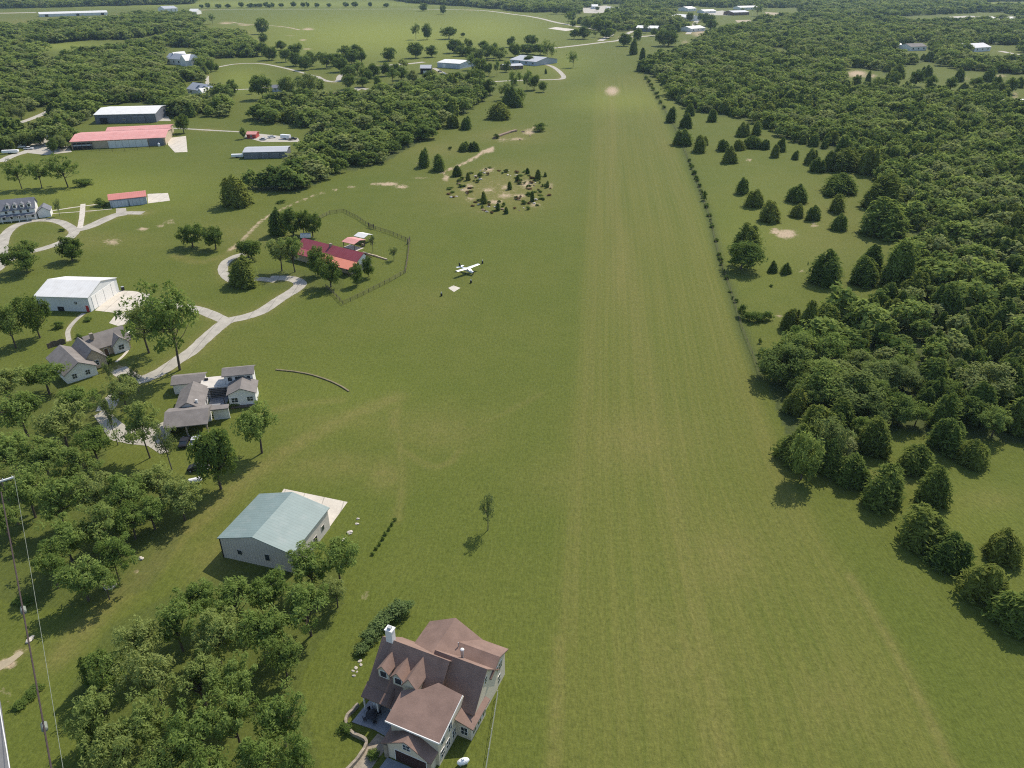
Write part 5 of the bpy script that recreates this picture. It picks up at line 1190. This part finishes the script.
by_base('wood', 801, 479, 32, 44, 'pale green bushy tree at the lowest tip of the woodland by the strip'); by_base('wood', 826, 462, 34, 40, 'pale green bushy tree right of the woodland tip')
for x, y, w_, h_ in [(742, 318, 10, 14), (749, 323, 14, 12), (758, 323, 14, 12), (767, 322, 12, 12), (762, 356, 9, 8), (771, 287, 4, 3), (736, 303, 5, 5), (763, 366, 6, 8), (760, 344, 4, 6)]:
    by_base('scrub', x, y, w_, h_, 'dark green shrub in the broken thicket along the fence line right of the strip', 'shrubs in the fence thicket', 'shrub')
for x, y in [(646, 79.5), (648.5, 83), (651, 86.5), (653, 90.5), (656, 95), (658, 99), (661, 104), (663.5, 109), (689, 162), (691.5, 168), (694, 175), (697, 182), (699, 187), (704.5, 201), (709, 217), (712, 228), (716, 242), (719, 256)]:
    by_base('scrub', x + rnd.uniform(-.5, .5), y, 5 if y < 190 else 6, 4 if y != 201 else 10, 'low scrub bush growing along the old fence beside the airstrip', 'scrub along the airstrip fence', 'shrub')
fx = [(688, 160), (694, 175), (699, 187), (704.5, 201), (709, 217), (713, 232), (719, 256), (724, 272), (734, 306)]
for k in range(34):
    q = rnd.uniform(0, len(fx) - 1.001); i = int(q); f = q - i
    by_base('scrub', fx[i][0] + (fx[i + 1][0] - fx[i][0]) * f + rnd.uniform(-.8, .8), fx[i][1] + (fx[i + 1][1] - fx[i][1]) * f, rnd.uniform(2.5, 5.5), rnd.uniform(2.2, 5), 'low scrub bush growing along the old fence beside the airstrip', 'scrub along the airstrip fence', 'shrub')
# --- the brushy mound
for x, y, w_, h_ in [(458, 177, 13, 11), (468, 181, 6, 8), (484, 204, 7, 12), (498, 211, 6, 8), (506.5, 214, 6, 7), (510, 190, 6, 8), (518, 182, 6, 7), (532, 202, 5, 11), (538, 180, 8, 10), (527.5, 174, 5, 6), (545, 177, 4, 5), (547.5, 188, 4, 7)]:
    by_base('cedar', x, y, w_, h_, 'small dark cedar growing among the rocks of the brushy mound', 'cedars on the brushy mound')
for k in range(95):
    a = r_.uniform(0, 2 * PI); q = r_.uniform(.3, 1.0) ** .6
    by_base(r_.choice(['brush', 'scrub', 'scrub']), 499 + 52 * q * math.cos(a), 191 + 23 * q * math.sin(a), r_.uniform(2.5, 7), r_.uniform(1.5, 4), 'low brown and green brush clump on the rocky mound beside the airstrip', 'brush on the rocky mound', 'shrub')
for x, y, w_, h_, k in [(540, 132, 15, 9, 'scrub'), (466, 152, 14, 10, 'cedarlow'), (474, 152, 12, 10, 'cedarlow'), (496, 139, 7, 5, 'scrub'), (450, 150, 4, 4, 'scrub')]:
    by_base(k, x, y, w_, h_, {540: 'round grey green shrub right of the curved brown bank', 466: 'dark cedar, left of the joined pair on the track above the mound', 474: 'dark cedar, right of the joined pair on the track above the mound', 496: 'small dark shrub at the lower end of the curved bank', 450: 'tiny dark shrub left of the joined cedars'}[x], None, 'shrub' if k == 'scrub' else 'tree')
by_base('cedarlow', 500, 120, 26, 17, 'wide dark cedar at the wood edge nearest the airstrip'); by_base('cedar', 512, 108, 22, 20, 'dark cedar behind the wide one at the wood edge nearest the airstrip'); by_base('cedarlow', 468, 130, 14, 13, 'round dark cedar at the lower edge of the middle wood'); by_base('cedarlow', 453, 129, 14, 14, 'round dark cedar left of its twin at the lower edge of the middle wood')
by_base('cedarlow', 426, 168, 14, 19, 'dark upright cedar at the right corner of the middle wood'); by_base('cedarlow', 438, 172, 20, 17, 'bushy dark cedar at the right corner of the middle wood')
# --- far trees standing alone
FAR_ONE = [(73 + 140, 24, 8, 8, 'dark round tree alone beside the far bare track'), (262, 34, 12, 14, 'dark upright tree beside the far pale sheds of the meadow'), (206, 8, 0, 0, None), (416, 39.5, 11, 14, 'greyish tree in the far meadow, left of the close pair'), (427, 39.5, 10, 14, 'dark tree in the far meadow, right of the close pair'),
           (449, 39, 18, 11, 'wide dark tree clump in the far meadow'), (463, 37, 5, 4, 'small bush right of the wide meadow clump'), (423, 11, 9, 7, 'dark tree on the far meadow rim, left of two'), (443, 14, 6, 8, 'dark tree on the far meadow rim, right of two'),
           (416, 58, 16, 14, 'dark round tree by the grey far road, leftmost of the row'), (432, 57, 14, 10, 'dark low tree second in the row by the grey far road'), (388.5, 61, 14, 12, 'dark round tree left of the start of the grey far road'), (455, 53, 17, 13, 'dark tree above the far white metal building'), (469, 50, 7, 10, 'narrow dark tree right above the white metal building'), (484, 49, 10, 8, 'dark tree between the white building and the grey-roofed house'),
           (511, 47, 9, 10, 'pale round tree behind the far grey-roofed house'), (532, 45, 13, 9, 'dark tree in the meadow behind the grey-roofed house'), (574, 39, 10, 9, 'dark tree by the far bend, left of the pair'), (583, 39, 13, 12, 'dark tree by the far bend, right and bigger of the pair'),
           (634, 55, 10, 16, 'dark cedar at the top of the strip, the bigger one'), (642, 61, 8, 12, 'dark cedar at the top of the strip, the smaller one'), (624, 46, 12, 12, 'dark tree beside the road junction above the strip'), (637, 44, 10, 14, 'dark upright tree right of the road junction above the strip'), (573, 67.5, 12, 13, 'lone grey green tree on the lawn near the top of the strip'),
           (668, 46, 22, 15, 'large pale round tree at the top right of the strip'), (547, 61, 11, 17, 'tree with bare trunk at the far curving drive, left one'), (552, 61, 9, 14, 'tree with bare trunk at the far curving drive, right of two'), (545.5, 74, 4, 5, 'tiny conical tree inside the far curving drive'), (234, 95, 10, 14, 'dark tree on the small lawn right of the skylit house'), (263, 99, 22, 22, 'dark dense tree at the left of the middle wood lawn'), (252, 94, 6, 6, 'small bush on the small lawn right of the skylit house')]
for x, y, w_, h_, lab in FAR_ONE:
    if lab: by_base('cedar' if 'cedar' in lab or 'conical' in lab else 'tall' if 'greyish' in lab or 'bare' in lab or 'lone' in lab else rnd.choice(['round', 'round', 'oak']), x, y, w_, h_, lab)
# --- trees round the far houses
for x, y in [(855, 88), (868, 84), (880, 92), (893, 88), (905, 92), (915, 86), (930, 92), (941, 98), (950, 90), (962, 94), (975, 88), (985, 96), (996, 90), (1008, 94), (1018, 88), (925, 80), (897, 79), (990, 82), (958, 82)]: by_base(rnd.choice(['cedarlow', 'oak']), x, y, rnd.uniform(9, 16), rnd.uniform(9, 15), 'dark tree standing in the bright clearing of the far right woodland', 'trees in the far right clearing')
YARD = [(262, 56, 14, 12), (272, 60, 14, 13), (281, 50, 10, 9), (286, 62, 12, 12), (296, 66, 14, 13), (305, 70, 12, 13), (312, 66, 12, 12), (296, 57, 12, 12), (327, 68, 15, 14), (337, 66, 13, 12), (345, 62, 14, 14), (356, 58, 13, 13), (352, 64, 14, 13), (362, 63, 12, 11), (341, 72, 16, 13),
        (350, 80, 16, 14), (358, 78, 18, 15), (366, 82, 14, 13), (349, 89, 13, 13), (363, 87, 14, 9), (374, 78, 14, 14), (378, 90, 8, 13), (288, 97, 18, 20), (310, 100, 20, 22), (300, 90, 13, 12), (318, 96, 16, 18), (386, 76, 13, 12), (393, 84, 16, 14), (402, 80, 14, 12), (412, 84, 14, 12), (396, 73, 10, 9), (404, 70, 12, 10), (430, 84, 14, 12), (445, 86, 14, 12),
        (463, 56, 16, 9), (470, 60, 14, 12), (478, 62, 14, 12), (487, 60, 14, 14), (494, 58, 13, 13), (472, 70, 14, 13), (480, 74, 14, 14), (489, 76, 10, 12), (497, 76, 8, 14), (506, 72, 8, 10), (474, 88, 18, 17), (500, 60, 14, 10), (515, 57, 12, 12), (529, 64, 10, 8), (540, 55, 16, 10), (527, 54, 16, 9), (513, 95, 12, 22), (527, 92, 12, 20), (519, 85, 8, 12), (534, 90, 14, 14), (543, 92, 9, 10), (505, 100, 16, 16), (516, 104, 18, 14), (490, 95, 16, 14), (482, 101, 14, 12),
        (568, 24, 10, 10), (572, 21, 8, 9), (566, 14, 12, 8), (556, 14, 10, 8), (573, 27, 6, 6), (588, 29, 12, 10), (598, 32, 14, 11), (606, 31, 12, 10), (616, 29, 14, 12), (606, 38, 14, 9), (622, 27, 12, 11), (595, 37, 8, 5), (611, 36, 10, 7), (646, 33, 8, 9), (654, 36, 8, 7), (628, 44, 8, 9), (661, 30, 12, 11), (669, 28, 12, 10), (677, 27, 10, 9), (690, 21, 7, 8), (700, 22, 6, 8), (706, 26, 14, 11), (711, 30, 12, 10), (695, 29, 6, 6), (757, 16, 14, 9), (742, 13, 6, 4), (733, 14, 5, 4), (580, 12, 6, 5), (597, 11, 5, 4),
        (212, 60, 8, 8), (211, 72, 9, 11), (205, 76, 8, 10), (199, 71, 8, 9), (216, 71, 6, 7), (245, 56, 14, 12), (264, 44, 9, 10), (256, 53, 10, 9)]
for x, y, w_, h_ in YARD:
    by_base(rnd.choice(['oak', 'round', 'round', 'wood', 'tall']), x, y, w_, h_, 'dark broadleaf tree among the far farmhouses and lanes', 'trees round the far houses')
for x in (243, 247, 251, 255, 259, 263, 200, 206, 219, 226, 268, 275, 283, 292, 301, 310, 320, 332, 345, 358, 372, 388): by_base('round', x + rnd.uniform(-3, 3), (7.3 if x > 235 else 8.2) + rnd.uniform(-.4, .4), rnd.uniform(4, 7), rnd.uniform(3, 5), 'distant dark bush in the hedgerow beyond the far meadow', 'hedgerow beyond the far meadow')
for x, y, w_, h_ in [(12, 118, 14, 14), (22, 119, 12, 12), (4, 121, 12, 12), (14, 148, 14, 13), (28, 146, 16, 13), (5, 150, 14, 12), (40, 145, 12, 12), (62, 150, 14, 14), (68, 147, 14, 15), (54, 153, 11, 13)]:
    by_base('wood', x, y, w_, h_, 'leafy tree round the gravel yard at the left end of the red hangar', 'trees round the left gravel yard')

# --- woodland: nearest trees one by one, the rest as one mass
def sample_band(y0, y1, sp, rg):
    xs = np.arange(-2600, 2600, sp); ys = np.arange(y0, y1, sp * .92)
    gx, gy = np.meshgrid(xs, ys); gx = gx + (np.arange(len(ys))[:, None] % 2) * sp * .5
    gx = gx + rg.uniform(-.36, .36, gx.shape) * sp; gy = gy + rg.uniform(-.36, .36, gy.shape) * sp
    gx, gy = gx.ravel(), gy.ravel(); px, py = to_px(gx, gy)
    k = (px > -60) & (px < 1090) & (py > -9) & woods_mask(px, py)
    return np.stack([gx[k], gy[k], px[k], py[k]], -1)
pts = []
for y0, y1, sp, wd in [(100, 420, 6.9, 9.6), (420, 800, 8.2, 10.8), (800, 1400, 12.0, 15.0), (1400, 3600, 19.0, 23.0)]:
    for p in sample_band(y0, y1, sp, RNG): pts.append((*p, wd))
pts.sort(key=lambda p: math.hypot(p[0], p[1]))
NB_, NC_ = 300 - 150, 300 - 95
stuff = []; cb_, cc_ = 0, 0
wr = random.Random(21)
TALLY = {k: 0 for k in ('b', 'c')}
for o in C.objects:
    if o.get('category') == 'tree': TALLY['c' if o.name.startswith('cedar') else 'b'] += 1
for x, y, px, py, wd in pts:
    right = px > 560
    pc = .38 + .40 * math.sin(x * .045 + 1.3) * math.sin(y * .037 + .4) if right else .18
    is_c = wr.random() < pc
    if not right and y < 800 and wr.random() < .30: continue
    dist = math.hypot(x, y); far_s = 1.0 if y < 800 else 1.0
    sz = wr.uniform(0, 1) ** 1.6; wid = wd * (.68 + .75 * sz); h = 5.8 + 4.5 * sz + wr.uniform(-.8, 1.2); h *= 1 + max(0, y - 500) / 2600
    if not right: wid *= 1.28; h *= 1.15
    if is_c: wid *= .82; h *= wr.uniform(.85, 1.1)
    if is_c and TALLY['c'] < 298:
        TALLY['c'] += 1; plant('cedar', x, y, wid, h, 'dark cedar packed among broadleaf trees in the near woodland right of the airstrip', 'tree', 'cedars in the near woodland', r=wr)
    elif not is_c and TALLY['b'] < 298:
        TALLY['b'] += 1; plant('grove' if wr.random() < .16 else 'wood', x, y, wid, h, 'bushy broadleaf tree in the near woodland right of the airstrip', 'tree', 'broadleaf trees in the near woodland', r=wr)
    else: stuff.append((x, y, wid, h, wr.uniform(0, 6.283), wr.randrange(3) + 5 if is_c else wr.randrange(5)))
print('TREES', TALLY, 'mass', len(stuff))

def woodland_mass(name, label, rows_):
    a = np.array(rows_); me = bpy.data.meshes.new(name); me.vertices.add(len(a))
    me.vertices.foreach_set('co', np.stack([a[:, 0], a[:, 1], np.zeros(len(a))], -1).astype(np.float32).ravel()); me.update()
    fattr(me, 'wid', a[:, 2] / 10); fattr(me, 'hei', a[:, 3] / 10); fattr(me, 'rotz', a[:, 4])
    ia = me.attributes.new('which', 'INT', 'POINT'); ia.data.foreach_set('value', a[:, 5].astype(np.int32))
    o = bpy.data.objects.new(name, me); C.objects.link(o); tag(o, label, 'woodland', None, 'stuff')
    g = bpy.data.node_groups.new('scatter_trees', 'GeometryNodeTree')
    g.interface.new_socket('Geometry', in_out='INPUT', socket_type='NodeSocketGeometry'); g.interface.new_socket('Geometry', in_out='OUTPUT', socket_type='NodeSocketGeometry')
    n = g.nodes.new; gi, gout = n('NodeGroupInput'), n('NodeGroupOutput'); iop = n('GeometryNodeInstanceOnPoints'); g2i = n('GeometryNodeGeometryToInstance')
    src = []
    for me_ in FAR + FARC:
        po = bpy.data.objects.new('far_tree_shape', me_); oi = n('GeometryNodeObjectInfo'); oi.inputs['Object'].default_value = po; src.append(oi)
    for oi in reversed(src): g.links.new(oi.outputs['Geometry'], g2i.inputs[0])
    def at(nm, typ):
        q = n('GeometryNodeInputNamedAttribute'); q.data_type = typ; q.inputs['Name'].default_value = nm; return q.outputs['Attribute']
    cx = n('ShaderNodeCombineXYZ'); g.links.new(at('wid', 'FLOAT'), cx.inputs[0]); g.links.new(at('wid', 'FLOAT'), cx.inputs[1]); g.links.new(at('hei', 'FLOAT'), cx.inputs[2])
    cr = n('ShaderNodeCombineXYZ'); g.links.new(at('rotz', 'FLOAT'), cr.inputs[2])
    g.links.new(gi.outputs[0], iop.inputs['Points']); g.links.new(g2i.outputs[0], iop.inputs['Instance']); iop.inputs['Pick Instance'].default_value = True
    g.links.new(at('which', 'INT'), iop.inputs['Instance Index']); g.links.new(cr.outputs[0], iop.inputs['Rotation']); g.links.new(cx.outputs[0], iop.inputs['Scale'])
    g.links.new(iop.outputs[0], gout.inputs[0])
    md = o.modifiers.new('scatter', 'NODES'); md.node_group = g
    return o
woodland_mass('distant_woodland', 'wooded country of mixed dark and light green trees stretching away beyond the fields', stuff)

for o in C.objects:
    if len(str(o.get('label', '')).split()) > 16: print('LONG', o['label'])
# ------------------------------------------------------------------ summer haze
HAZE = 0.000045
if HAZE > 0:
    hz = MB().box(0, 5200, -1.0, 30000, 11000, CAM_H + 4).obj('haze', 'dark'); hz['kind'] = 'stuff'; hz['label'] = 'thin summer haze over the land'
    b = NB('haze_air'); pv = b.n('ShaderNodeVolumePrincipled'); pv.inputs['Density'].default_value = HAZE; pv.inputs['Color'].default_value = (.58, .80, 1, 1); pv.inputs['Anisotropy'].default_value = .3
    b.l(pv.outputs[0], b.out.inputs['Volume']); hz.data.materials.clear(); hz.data.materials.append(b.m)
